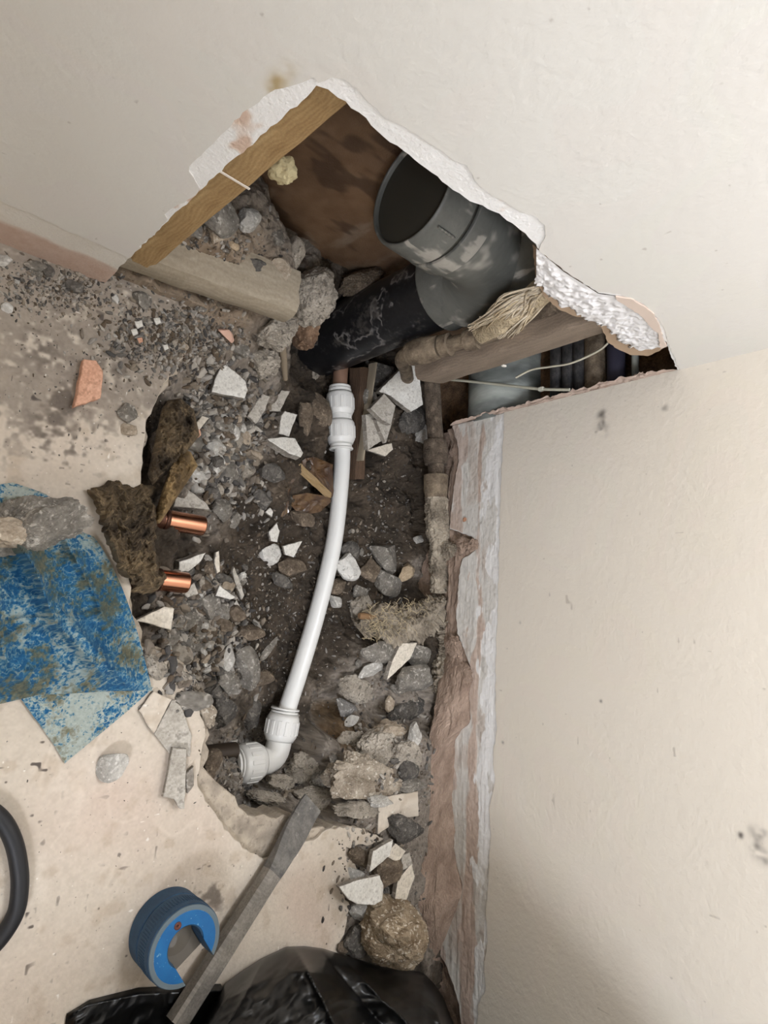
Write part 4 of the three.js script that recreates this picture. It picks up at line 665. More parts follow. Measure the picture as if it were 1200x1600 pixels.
R_(420, 868, 42, 34, -15, 'white', 'rubble_stone', 'round white stone in the middle of the trench soil', 'stone', { lift: .6, seed: 321 });
R_(457, 886, 46, 32, 0, 'brown', 'earth_clod', 'brown clod under the cream triangle near the pipe', 'clod', { lift: .5 });
R_(441, 908, 36, 20, 25, 'dark', 'rubble_stone', 'dark stone below the round white stone', 'stone', { lift: .5 });
R_(320, 915, 28, 20, 30, 'brown', 'rubble_stone', 'brown stone right of the lower copper stub', 'stone', { lift: .6 });
R_(272, 940, 30, 22, -10, 'brown', 'rubble_stone', 'olive-brown stone above the cream triangle by the cloth', 'stone', { lift: .5 });
R_(325, 945, 40, 44, 30, 'grey', 'rubble_stone', 'grey stone in the cluster below the lower copper stub', 'stone', { lift: .6 });
R_(345, 955, 30, 34, -20, 'grey', 'rubble_stone', 'second grey stone of the cluster below the lower copper stub', 'stone', { lift: .6 });
R_(300, 968, 44, 34, 20, 'grey', 'rubble_stone', 'grey stone touching the cream triangle by the cloth', 'stone', { lift: .5 });
R_(263, 1020, 26, 14, 35, mat({ color: 0x9a6a36, roughness: .8 }), 'rusty_stone', 'orange-brown stone at the slab edge by the cloth corner', 'stone', { lift: .9 });
R_(318, 1105, 70, 26, 72, 'mottled', 'mortar_crumb', 'cream and orange mortar crumb along the slab edge', 'rubble', { y: -.01, lift: .2, h: .014, g: { rough: .2, round: .3 } });
R_(290, 1062, 60, 26, 50, 'mortar', 'mortar_crumb', 'grey mortar crumb along the slab edge by the cloth corner', 'rubble', { y: -.008, lift: .2, h: .012, g: { rough: .18, round: .3 } });
R_(240, 1040, 50, 34, 60, 'mortar', 'mortar_crumb', 'rough mortar patch between cloth corner and trench', 'rubble', { y: -.004, lift: .2, h: .012, g: { rough: .16, round: .3 } });
R_(290, 890, 30, 26, 10, 'dark', 'rubble_stone', 'dark stone between the two copper stubs', 'stone');
R_(475, 810, 40, 30, 0, 'brown', 'earth_clod', 'brown clod under the brown plastic wrapper', 'clod', { lift: .5 });
R_(425, 740, 40, 34, 0, 'dark', 'rubble_stone', 'dark stone left of the brown plastic wrapper', 'stone');
R_(385, 725, 38, 30, 30, 'grey', 'rubble_stone', 'grey stone two stones left of the brown plastic wrapper', 'stone');
R_(360, 745, 30, 26, 0, 'grey', 'rubble_stone', 'grey stone above the dark patch in the left trench', 'stone');
R_(410, 780, 34, 28, 40, 'dark', 'rubble_stone', 'dark stone left of and below the brown plastic wrapper', 'stone');
// on the floor
R_(199, 645, 32, 32, 0, 'grey', 'floor_stone', 'round grey stone on the floor left of the dark rag', 'stone', { lift: .5 });
R_(201, 671, 28, 22, 0, 'beige', 'floor_stone', 'pale crumb just below the round grey floor stone', 'stone', { lift: .5 });
R_(11, 481, 20, 18, 0, 'white', 'floor_stone', 'white pebble at the left edge of the dusty floor', 'stone', { lift: .5 });
R_(6, 408, 30, 18, 0, 'pale', 'floor_stone', 'pale stone under the skim strip at the left edge', 'stone', { lift: .5 });
R_(55, 415, 40, 18, 12, 'grey', 'floor_stone', 'grey stone along the back wall foot, left of the dark pebbles', 'stone', { lift: .4 });
R_(75, 423, 22, 22, 0, 'dark', 'floor_stone', 'dark round pebble along the back wall foot', 'stone', { lift: .5 });
R_(115, 448, 36, 20, 15, 'dark', 'floor_stone', 'dark crumb along the back wall foot left of the sole plate', 'stone', { lift: .4 });
R_(222, 470, 34, 26, 20, 'grey', 'floor_stone', 'flat grey-blue stone in the gravel below the sole plate', 'stone', { lift: .4 });
R_(180, 467, 12, 18, 0, 'white', 'floor_stone', 'white pebble below the left end of the sole plate', 'stone', { lift: .6 });
R_(173, 1196, 60, 42, -55, 'pale', 'floor_stone', 'pale chipped stone on the cream floor below the blue cloth', 'stone', { lift: .5, seed: 79, g: { cuts: 8, rough: .04 } });
R_(225, 1107, 20, 10, 25, 'grey', 'floor_stone', 'small grey pebble under the corner of the blue cloth', 'stone', { lift: .6 });
R_(635, 1297, 54, 48, 10, 'dark', 'floor_stone', 'dark pitted stone on the floor beside the right wall', 'stone', { lift: .6, y: .002, g: { rough: .13 } });
R_(614, 1458, 92, 116, 10, 'blocky', 'rubble_block', 'large mottled cream and brown rubble block above the black bag', 'rubble', { y: .0, h: .045, lift: .55, g: { rough: .13, round: .35 } });
R_(602, 1357, 50, 40, -40, 'brown', 'rubble_stone', 'brown-grey stone under the shards beside the right wall', 'stone', { lift: .5 });
R_(553, 1367, 36, 24, 10, 'pale', 'rubble_stone', 'bluish-white stone above the big cream shard by the wall', 'stone', { lift: .9 });
R_(559, 1425, 26, 28, 0, 'pale', 'rubble_stone', 'bluish-white stone under the big cream shard by the wall', 'stone', { lift: .6 });
R_(560, 1338, 40, 28, 30, 'brown', 'rubble_stone', 'brown broken bit at the top of the side rubble', 'stone', { lift: .5 });
R_(558, 1470, 40, 56, 30, 'dark', 'rubble_stone', 'dark stone left of the large mottled rubble block', 'stone', { lift: .4 });
R_(535, 1480, 26, 22, 0, 'brown', 'rubble_stone', 'small brown crumb at the edge of the black bag', 'stone', { lift: .5 });
// lumps that cling to the right wall
{
  const wall = scene.getObjectByName('wall_right');
  const lump = (px, py, x, a, b, m) => { const c = onX(px, py, x), g = rockGeo(seedN++, b * .7, a, a, { n: 18, rough: .3, round: .4 }); g.translate(c.x, c.y, c.z); part('render_lump', g, m, wall); };
  lump(722, 852, -.003, .016, .01, M.render); lump(738, 852, -.003, .012, .008, M.render); lump(726, 812, -.002, .004, .003, mat({ color: 0xb98a6c })); lump(700, 860, -.006, .018, .014, M.felt); lump(708, 1010, -.004, .02, .008, M.render); lump(722, 1055, -.002, .022, .007, M.render); lump(668, 1250, -.004, .016, .01, M.render); lump(690, 1120, -.004, .018, .008, M.render);
}

// ---------- flat shards of the floor finish ----------
M.sFace = mat({ map: stoneTex([206, 196, 178], [224, 215, 200], [190, 180, 164], 61), roughness: .75 });
M.sPale = mat({ map: stoneTex([206, 202, 192], [226, 223, 215], [186, 180, 170], 62), roughness: .8 });
M.sGrey = mat({ map: stoneTex([164, 157, 145], [190, 184, 173], [146, 140, 130], 63), roughness: .85 });
M.sEdge = mat({ map: stoneTex([120, 113, 103], [164, 156, 145], [190, 184, 174], 64), roughness: .95, bumpMap: rockBump, bumpScale: .001 });
M.terra = mat({ map: stoneTex([196, 146, 118], [214, 168, 142], [176, 132, 106], 65), roughness: .9 });
function shard(P, m, name, label, { t = 0.006, lift = 0.004, rx = 0, rz = 0, y, em } = {}, category = 'shard') {
  const cx = P.reduce((s, p) => s + p[0], 0) / P.length, cy = P.reduce((s, p) => s + p[1], 0) / P.length;
  const Y = (y ?? land(cx, cy).y) + lift, c = onY(cx, cy, Y);
  const q = jag(P.map((p) => { const w = onY(p[0], p[1], Y); return [w.x - c.x, w.z - c.z]; }), .0005, .005, Math.round(cx * 7 + cy));
  const s = new THREE.Shape(q.map((p) => new THREE.Vector2(...p)));
  const bv = Math.min(.0008, t * .2), g = new THREE.ExtrudeGeometry(s, { depth: t - 2 * bv, bevelEnabled: true, bevelThickness: bv, bevelSize: bv, bevelOffset: -bv, bevelSegments: 1 }); g.applyMatrix4(M_FLOOR);
  const top = [], side = [], p = g.attributes.position, a = new THREE.Vector3(), b = new THREE.Vector3(), d = new THREE.Vector3();
  for (let i = 0; i < p.count; i += 3) { a.fromBufferAttribute(p, i); b.fromBufferAttribute(p, i + 1).sub(a); d.fromBufferAttribute(p, i + 2).sub(a); (b.cross(d).normalize().y > 0.6 ? top : side).push(i, i + 1, i + 2); }
  const pick = (ix) => { const k = new THREE.BufferGeometry(), f = new Float32Array(ix.length * 3); ix.forEach((i, n) => f.set([p.getX(i), p.getY(i), p.getZ(i)], n * 3)); k.setAttribute('position', new THREE.BufferAttribute(f, 3)); k.computeVertexNormals(); return boxUV(k); };
  const o = thing(name, label, category, c);
  part('face', pick(top), m, o); part('broken_edge', pick(side), em ?? M.sEdge, o);
  o.rotation.set(rx, 0, rz); return o;
}
shard([[349, 567], [366, 580], [382, 595], [386, 610], [381, 623], [360, 618], [332, 612], [336, 594]], M.sPale, 'tile_shard', 'largest cream-white shard, near the knobbly lump below the sole plate', { lift: .016, t: .009, rz: .08 });
shard([[415, 642], [428, 609], [453, 611], [437, 643]], M.sGrey, 'tile_shard', 'flat grey-beige parallelogram shard left of the coupling', { lift: .02 });
shard([[387, 650], [400, 662], [413, 643], [422, 620], [410, 615], [398, 632]], M.sGrey, 'tile_shard', 'beige shard tucked under the parallelogram shard', { lift: .014 });
shard([[433, 678], [437, 650], [444, 643], [468, 647], [460, 663], [453, 682]], M.sPale, 'tile_shard', 'thick pale block below the parallelogram shard', { lift: .022, t: .016, rz: -.25 });
shard([[417, 686], [440, 682], [463, 684], [473, 708], [468, 715], [450, 709]], M.sPale, 'tile_shard', 'pale wedge shard above the brown plastic wrapper', { lift: .02, t: .014, rx: -.2 });
shard([[382, 667], [400, 665], [415, 678]], M.sGrey, 'tile_shard', 'thin grey sliver left of the thick pale block', { lift: .01 });
shard([[305, 663], [315, 650], [327, 653], [311, 672]], M.sFace, 'tile_shard', 'small cream chip beside the dark rag', { lift: .012 });
shard([[302, 676], [312, 668], [314, 680], [306, 686]], M.terra, 'tile_shard', 'tiny pink chip beside the dark rag', { lift: .01 });
shard([[270, 792], [278, 770], [291, 760], [323, 787], [327, 797], [290, 793]], M.sGrey, 'tile_shard', 'grey wedge shard just above the upper copper stub', { lift: .03, t: .012, rx: -.2 });
shard([[280, 893], [280, 878], [320, 863], [313, 877], [295, 893]], M.sPale, 'tile_shard', 'cream-faced shard between the two copper stubs', { lift: .024, t: .014, rx: .2 });
shard([[337, 863], [342, 860], [344, 893], [339, 896], [335, 880]], M.sFace, 'tile_shard', 'short cream sliver standing in the trench soil', { lift: .016 });
shard([[365, 885], [372, 900], [382, 930], [378, 937], [367, 910], [363, 893]], M.sGrey, 'tile_shard', 'long thin sliver leaning in the trench soil', { lift: .018 });
shard([[420, 831], [432, 817], [437, 830], [433, 847], [423, 845]], M.sPale, 'tile_shard', 'small white chip above the round white stone', { lift: .012 });
shard([[442, 853], [471, 845], [460, 871], [447, 867]], M.sPale, 'tile_shard', 'cream triangle resting on the round white stone', { lift: .022, rx: .15 });
shard([[337, 931], [343, 915], [368, 933], [360, 937]], M.sPale, 'tile_shard', 'cream chip on top of the grey cluster below the copper', { lift: .024 });
shard([[357, 960], [360, 943], [370, 938], [375, 948], [372, 962]], M.sPale, 'tile_shard', 'rounded cream chip right of the grey cluster', { lift: .022 });
shard([[211, 970], [257, 948], [272, 951], [267, 985], [240, 976]], M.sFace, 'tile_shard', 'cream triangular shard beside the edge of the blue cloth', { lift: .03, t: .01 });
shard([[415, 800], [422, 793], [427, 800], [425, 808]], M.sPale, 'tile_shard', 'tiny white chip under the brown plastic wrapper', { lift: .012 });
shard([[286, 925], [303, 910], [310, 928], [293, 934]], M.sGrey, 'tile_shard', 'pale chip touching the end of the lower copper stub', { lift: .024 });
shard([[624, 1005], [649, 1004], [641, 1029], [608, 1064], [613, 1035]], M.sFace, 'tile_shard', 'tall cream shard below the ragged felt', { lift: .034, t: .01, rx: .15 });
shard([[597, 610], [618, 585], [635, 567], [648, 571], [658, 633], [643, 643], [613, 617]], M.sPale, 'concrete_slab_piece', 'big pale slab piece leaning below the batten', { lift: .045, t: .014, rx: .1, rz: .15 }, 'slab');
shard([[579, 638], [600, 615], [618, 634], [611, 663], [597, 656]], M.sGrey, 'concrete_slab_piece', 'grey slab piece tucked under the big pale slab', { lift: .034, t: .012 }, 'slab');
shard([[570, 648], [582, 645], [601, 686], [577, 702]], M.sGrey, 'concrete_slab_piece', 'narrow grey slab piece right of the coupling', { lift: .03, t: .012, rx: .1 }, 'slab');
shard([[587, 655], [612, 662], [603, 692]], M.sGrey, 'concrete_slab_piece', 'triangular grey slab piece under the other slabs', { lift: .024, t: .01 }, 'slab');
shard([[573, 703], [594, 697], [612, 692], [614, 702], [602, 713]], M.sFace, 'tile_shard', 'flat beige shard right of the pipe below the slabs', { lift: .02 });
shard([[131, 561], [150, 563], [161, 580], [157, 622], [116, 636]], M.terra, 'terracotta_chip', 'terracotta chip lying on the dusty floor', { t: .01, lift: .011, em: M.terra }, 'brick chip');
shard([[217, 1110], [240, 1080], [268, 1093], [240, 1147]], M.floor, 'floor_flake', 'lifted cream floor flake at the corner of the blue cloth', { t: .0045, lift: .005, y: 0 }, 'flake');
shard([[241, 1147], [268, 1094], [282, 1102], [300, 1150], [297, 1182], [265, 1178]], M.sGrey, 'floor_flake', 'grey-beige flake beside the lifted cream floor flake', { t: .003, lift: .0034, y: 0 }, 'flake');
shard([[270, 1168], [292, 1170], [290, 1220], [288, 1264], [282, 1264], [272, 1248], [255, 1245]], M.sGrey, 'floor_flake', 'long flat grey shard lying on the cream floor', { t: .006, lift: .0105, y: 0 }, 'flake');
shard([[290, 1210], [302, 1197], [303, 1227], [293, 1240]], M.sEdge, 'floor_flake', 'small dark grey shard beside the long flat one', { t: .006, lift: .007, y: 0 }, 'flake');
shard([[592, 1247], [653, 1236], [654, 1275], [625, 1279], [612, 1290], [590, 1303]], M.floor, 'floor_fragment', 'cracked cream floor fragment between the concrete mound and dark stone', { t: .012, lift: .001, y: 0 }, 'floor piece');
shard([[577, 1363], [583, 1330], [614, 1312], [609, 1337], [586, 1356]], M.sPale, 'tile_shard', 'whitish crumbly shard at the top of the side rubble', { lift: .022, t: .008 });
shard([[600, 1337], [618, 1318], [634, 1330], [622, 1348]], M.sFace, 'tile_shard', 'tan speckled shard just below the dark pitted stone', { lift: .018 });
shard([[627, 1336], [640, 1332], [645, 1352], [628, 1360]], M.sGrey, 'tile_shard', 'beige shard against the right wall below the dark pitted stone', { lift: .018 });
shard([[529, 1386], [560, 1375], [593, 1368], [599, 1384], [597, 1407], [585, 1414], [558, 1413], [543, 1404]], M.sPale, 'tile_shard', 'big cream shard with a cracked face in the side rubble', { lift: .03, t: .008, y: -.004 });
shard([[617, 1404], [622, 1374], [643, 1350], [648, 1369], [632, 1414]], M.sFace, 'tile_shard', 'long beige shard standing along the right wall', { lift: .024, t: .009 });
for (const [x, y, s, l] of [[217, 507, 7, 'cream chip in the gravel below the sole plate'], [210, 519, 6, 'second cream chip in the gravel, just under the first'], [246, 502, 6, 'cream sliver right of the two cream chips in the gravel'], [259, 543, 5, 'white chip at the edge of the gravel near the trench'], [219, 532, 5, 'pinkish chip below the two cream chips in the gravel']]) shard([[x - s, y - s * .7], [x + s * .6, y - s], [x + s, y + s * .4], [x - s * .3, y + s]], l.startsWith('pink') ? M.terra : M.sPale, 'tile_shard', l, { lift: .006, t: .004 });

// ---------- loose chips: individuals, then the grit nobody could count ----------
{
  const r = rng(2024), shapes = []; for (let i = 0; i < 14; i++) shapes.push(rockGeo(900 + i, .01, .01 * (.4 + .4 * r()), .01 * (.55 + .4 * r()), { n: 5, rough: .05, cuts: 9, crease: .3 }));
  const areas = [ // px, py, spread x, spread y, how many, size mm, group index
    [350, 690, 55, 85, 74, 17, 0], [320, 1000, 62, 75, 66, 17, 0], [345, 920, 40, 30, 18, 14, 0], [610, 1020, 50, 60, 24, 11, 0], [560, 800, 60, 110, 12, 8, 0], [600, 620, 40, 60, 10, 10, 0], [390, 1190, 60, 40, 10, 12, 0],
    [270, 520, 90, 45, 34, 7, 1], [90, 430, 90, 26, 18, 6, 1], [330, 400, 80, 60, 20, 6, 2], [600, 1370, 50, 80, 26, 9, 3], [635, 1180, 22, 60, 12, 9, 0]];
  const G = [['small stone chip in the loose rubble of the trench', 'small chips in the trench'], ['small stone chip in the gravel along the back wall foot', 'small chips along the back wall foot'], ['small stone chip on the rubble heap inside the wall cavity', 'small chips on the cavity rubble'], ['small stone chip in the shallow side rubble by the right wall', 'small chips in the side rubble']];
  const mats = ['grey', 'grey', 'dark', 'mortar', 'pale', 'dark', 'brown', 'beige', 'grey', 'mortar'];
  const tone = { grey: 'grey', dark: 'dark', mortar: 'dusty mortar-coloured', pale: 'pale', brown: 'brown', beige: 'beige' };
  const gauss = () => (r() + r() + r() - 1.5) / 1.1;
  for (const [x, y, sx, sy, n, mm, gi] of areas) for (let i = 0; i < n; i++) {
    const px = x + gauss() * sx, py = y + gauss() * sy, p = land(px, py), s = mm * (.4 + .65 * r() * r()) / 1000;
    if (gi === 1 && p.y > 0.02) continue; if (px < -20) continue;
    const mk = mats[Math.floor(r() * mats.length)];
    const o = single('stone_chip', shapes[Math.floor(r() * 14)], RM[mk], G[gi][0].replace('small', 'small ' + tone[mk]), 'stone', tone[mk] + ' ' + G[gi][1]);
    o.scale.set(s * (1 + .4 * r()) / .01, s * .9 / .01, s / .01); o.position.set(p.x, p.y + s * .25, p.z); o.rotation.set((r() - .5) * .9, r() * 6.28, (r() - .5) * .9);
  }
  const N = 12000, grit = new THREE.InstancedMesh(rockGeo(950, 1, .7, .8, { n: 2, rough: .04, cuts: 7, crease: .25 }), mat({ roughness: .95 }), N);
  grit.name = 'grit'; grit.userData.kind = 'stuff'; tag(grit, 'loose grit and crumbs scattered over the dug ground and floor', 'grit'); grit.userData.kind = 'stuff'; scene.add(grit); shadow(grit);
  const zones = [[350, 680, 75, 130, 4.2, 1.3], [320, 990, 80, 100, 4.4, 1.2], [330, 400, 110, 80, 1.8, .6], [270, 530, 120, 60, 2.4, 1.2], [90, 450, 120, 50, 1.6, .7], [600, 900, 90, 260, 2, .9], [440, 950, 110, 220, 1.8, .9], [600, 1200, 80, 90, 2.8, .8], [590, 1370, 70, 110, 2.2, .5], [150, 590, 150, 120, .9, .35], [400, 1200, 90, 70, 2.2, .6], [200, 1250, 260, 220, .55, .1]];
  const tot = zones.reduce((s, z) => s + z[5], 0), M4 = new THREE.Matrix4(), q = new THREE.Quaternion(), e = new THREE.Euler(), c = new THREE.Color();
  const cols = [[108, 104, 98], [150, 145, 137], [74, 71, 68], [128, 117, 102], [92, 79, 64], [168, 161, 150], [118, 108, 96]];
  let k = 0; while (k < N) {
    let t = r() * tot, zi = 0; while (t > zones[zi][5]) t -= zones[zi++][5]; const z = zones[zi];
    const px = z[0] + gauss() * z[2], py = z[1] + gauss() * z[3], p = land(px, py), s = z[4] * (.45 + 1.3 * r() ** 3) / 1000;
    if (px < -30 || p.z < -0.19 || p.x > -0.012) continue;
    M4.compose(new THREE.Vector3(p.x, p.y + s * .3, p.z), q.setFromEuler(e.set(r() * 6, r() * 6, r() * 6)), new THREE.Vector3(s * (1 + .6 * r()), s * .8, s)); grit.setMatrixAt(k, M4);
    const w = cols[Math.floor(r() * (zi === 5 || zi === 6 ? 5 : cols.length))]; c.setRGB(w[0] / 255, w[1] / 255, w[2] / 255, THREE.SRGBColorSpace); grit.setColorAt(k, c); k++;
  }
}
// ---------- concrete chunk on the cloth ----------
R_(58, 818, 186, 92, -9, 'grey', 'concrete_chunk', 'large rough grey concrete chunk lying on the blue cloth at the left edge', 'concrete', { y: .004, h: .03, lift: 1.08, rx: .05, rz: -.04, g: { n: 40, rough: .17, cuts: 16 }, seed: 512 });
{
  const ch = scene.getObjectByName('concrete_chunk');
  const q = onY(12, 832, .05).sub(ch.position); const g = rockGeo(61, .022, .012, .014, { rough: .2, round: .4 }); g.translate(q.x, q.y, q.z); ch.updateMatrixWorld(); const p = part('quartz_vein', g, RM.beige, ch, 'whitish crusted patch'); p.applyMatrix4(new THREE.Matrix4().makeRotationFromQuaternion(ch.quaternion.clone().invert()));
}

// ---------- blue cleaning cloth: upper folded layer and the single-ply flap below it ----------
const clothTex = (k, sd) => tile(tex(1024, 1024, (u, v) => {
  const n = pfbm(u, v, 7, 5, sd), f = pfbm(u, v, 70, 3, sd + 5), w = pfbm(u, v, 90, 2, sd + 7), st = pfbm(u, v, 7, 4, sd + 11), cr = Math.abs(pfbm(u + .05 * n, v, 26, 3, sd + 3) - .5), c2 = Math.abs(pfbm(u, v + .05 * n, 42, 3, sd + 19) - .5);
  let c = mixc([12, 72, 114], [36, 104, 146], f);
  const pale = clamp(sstep(.50 - k * .12, .66, n * .55 + f * .35 + w * .12) * .8 + sstep(.05, .01, cr) * .45 + sstep(.05, .012, c2) * .35);
  c = mixc(c, [164, 170, 160], clamp(pale * (1.25 + .5 * k)) * (.84 + .12 * k));
  c = mixc(c, [92, 86, 62], sstep(.46 - .03 * k, .72, st + (f - .5) * .4) * .8);
  const g = (w - .5) * 26; return [c[0] + g, c[1] + g, c[2] + g];
}), .2);
M.cloth = phys({ map: clothTex(0, 4), roughness: .95, sheen: .3, sheenColor: new THREE.Color(0x8fb6cc), sheenRoughness: .7, bumpMap: grainBump, bumpScale: .0012 });
M.cloth2 = phys({ map: clothTex(1, 9), roughness: .95, bumpMap: grainBump, bumpScale: .001 });
// double-sided sheet with a little thickness from a pixel patch: top line, bottom line, height above the ground there
function drape(topL, botL, nu, nv, lift, th = .0012, base = 0) {
  const a = along(topL), b = along(botL);
  const P = (u, v) => { const p = a(u), q = b(u), x = lerp(p[0], q[0], v), y = lerp(p[1], q[1], v); const w0 = onY(x, y, base); const h = lift(u, v, w0.x, w0.z); return onY(x, y, base + h); };
  const top = surf(nu, nv, P, .3, .3), n = top.attributes.normal, p = top.attributes.position, s = n.getY(Math.floor(n.count / 2)) > 0 ? 1 : -1;
  for (let i = 0; i < p.count; i++) top.attributes.uv.setXY(i, p.getX(i) * 1.0, p.getZ(i));
  const bot = top.clone(); for (let i = 0; i < p.count; i++) bot.attributes.position.setXYZ(i, p.getX(i) - n.getX(i) * s * th, p.getY(i) - n.getY(i) * s * th, p.getZ(i) - n.getZ(i) * s * th);
  const ix = bot.index.array; for (let i = 0; i < ix.length; i += 3) { const t = ix[i]; ix[i] = ix[i + 1]; ix[i + 1] = t; } bot.computeVertexNormals();
  return merge([top, bot]);
}
const ridge = (x, w) => Math.exp(-(x * x) / (w * w));
{
  const t = thing('cloth', 'crumpled blue and grey cleaning cloth with brown stains on the floor at the left edge', 'cloth', onY(100, 980, 0));
  const mv = (g) => g.translate(-t.position.x, -t.position.y, -t.position.z);
  const up = drape([[-160, 880], [-60, 870], [0, 850], [70, 838], [120, 828], [146, 838]], [[-160, 1128], [-60, 1112], [0, 1100], [60, 1086], [150, 1082], [238, 1080]], 150, 150, (u, v, x, z) => {
    const e = Math.min(1, 8 * Math.min(1 - u, 1 - v, v + .08));
    const s = u - .25 * v; // folds fan out from under the chunk
    const c1 = u - (.6 + .22 * v + .02 * Math.sin(v * 9)), c2 = u - (.40 + .12 * v + .03 * Math.sin(v * 7)), c3 = u - (.84 + .08 * v);
    const sharp = (d, w) => Math.exp(-Math.abs(d) / w);
    const a = sharp(c1, .035 + .05 * v) * .034 * (1 - .55 * v) + sharp(c2, .05 + .04 * v) * .022 * (1 - .3 * v) + sharp(c3, .03) * .012 * (1 - .4 * v) + sharp(u - (.72 + .34 * v - .15), .03) * .012 * sstep(.3, .6, v);
    const h = sharp(v - .2 - .3 * u, .05) * .014 * (1 - u) + sharp(v - .66 + .16 * u + .02 * Math.sin(u * 14), .04) * .016 * (1 - .7 * u) + sharp(v - .44 - .1 * u, .03) * .012 * (1 - u) + sharp(v - .86 + .05 * u, .03) * .008 * (1 - .5 * u);
    return .005 + e * (1.35 * a + 1.35 * h + .010 * (1 - Math.abs(sn(x * 16, z * 16, 3, 3))) + .004 * sn(x * 50, z * 50, 3, 3) + .0016 * sn(x * 140, z * 140, 3, 2)) + .014 * (1 - v) * sstep(1, .5, u);
  }, .0016);
  // follow the traced right edge: bend the sheet's right side outwards
  part('folded_layer', mv(bend(up)), M.cloth, t);
  const low = drape([[30, 1088], [100, 1080], [170, 1076], [240, 1072]], [[101, 1193], [104, 1192], [107, 1190], [110, 1188]], 70, 70, (u, v, x, z) => .0022 + .002 * fbm(x * 40, z * 40, 8, 3) + .0035 * ridge(u - .5, .12) * (1 - v) * v * 4, .001);
  const low2 = drape([[30, 1088], [100, 1080], [170, 1074], [240, 1074]], [[60, 1130], [85, 1165], [101, 1193], [203, 1108]], 80, 60, (u, v, x, z) => .0022 + .003 * fbm(x * 40, z * 40, 8, 3) * Math.min(1, 6 * (1 - v)), .001);
  part('flap', mv(low2), M.cloth2, t, 'stained pale single layer of the cloth');
  const back = drape([[-120, 768], [-40, 762], [20, 754], [45, 762], [72, 772]], [[-120, 800], [-40, 796], [10, 788], [50, 784], [78, 778]], 60, 26, (u, v, x, z) => .003 + .006 * fbm(x * 40, z * 40, 8, 3) * Math.min(1, 5 * (1 - v)) * Math.min(1, 5 * v), .001);
  part('flap', mv(back), M.cloth2, t, 'corner of the cloth showing behind the concrete chunk');
}
function bend(g) { // bulge the right side to the traced outline (metres on the floor)
  const A = onY(146, 838, 0), B = onY(238, 1080, 0), mid = onY(201, 945, 0), p = g.attributes.position;
  const dx = B.x - A.x, dz = B.z - A.z, L = Math.hypot(dx, dz); const ox = mid.x - (A.x + dx * .47), oz = mid.z - (A.z + dz * .47);
  for (let i = 0; i < p.count; i++) { const x = p.getX(i) - A.x, z = p.getZ(i) - A.z, s = clamp((x * dx + z * dz) / (L * L)), k = Math.sin(Math.PI * Math.pow(s, .8)), d = Math.abs(x * dz - z * dx) / L, w = Math.exp(-d * d / .0018); p.setX(i, p.getX(i) + ox * k * w); p.setZ(i, p.getZ(i) + oz * k * w); }
  g.computeVertexNormals(); return g;
}

// ---------- dark brown rags on the left bank ----------
M.rag = phys({ roughness: .95, map: tile(tex(700, 700, (u, v) => { const n = pfbm(u, v, 6, 5, 71), f = pfbm(u, v * .4, 50, 3, 73), s = Math.abs(pfbm(u, v, 12, 3, 79) - .5); let c = mixc([58, 47, 33], [136, 116, 86], clamp(n * 1.6 - .35)); c = mixc(c, [166, 144, 108], sstep(.05, .0, s) * .4); const g = (f - .5) * 40; return [c[0] + g, c[1] + g * .9, c[2] + g * .75]; }), .16), bumpMap: rockBump, bumpScale: .005 });
M.rag2 = phys({ roughness: .7, map: tile(tex(512, 512, (u, v) => { const n = pfbm(u, v, 6, 5, 81), f = pfbm(u, v * .3, 40, 3, 83); let c = mixc([88, 70, 44], [172, 144, 98], clamp(n * 1.6 - .35)); const g = (f - .5) * 34; return [c[0] + g, c[1] + g * .9, c[2] + g * .7]; }), .12), bumpMap: rockBump, bumpScale: .003 });
const crumple = (x, z, sd, a) => 1.25 * a * ((1 - Math.abs(sn(x * 38, z * 38, sd, 3))) * .6 + .5 * sn(x * 80, z * 80, sd + 4, 3) + .25 * sn(x * 220, z * 220, sd + 8, 2));
{
  const lift = (u, v, x, z) => { const e = Math.min(1, 7 * Math.min(u, 1 - u), 7 * Math.min(v, 1 - v)); const g = Math.max(ground(x, z), -.02); return g * .6 + .004 + Math.sqrt(Math.max(0, e)) * (.018 + crumple(x, z, 12, .017)); };
  const g = drape([[140, 766], [160, 754], [185, 750], [215, 752], [237, 757], [240, 772]], [[182, 880], [196, 905], [208, 922], [225, 926], [243, 922], [250, 908]], 190, 220, lift, .002, -.004);
  const p = g.attributes.position; // ragged sides
  for (let i = 0; i < p.count; i++) { const z = p.getZ(i); p.setX(i, p.getX(i) + sn(z * 60, 3, 2, 3) * .014 + sn(z * 170, 3, 2, 2) * .005); p.setZ(i, z + sn(p.getX(i) * 80, 5, 2, 3) * .012); }
  g.computeVertexNormals();
  const o = single('earthy_rag', g, M.rag, 'earth-caked brown rag heaped between the concrete chunk and the copper stubs', 'rag'); rebase(o);
}
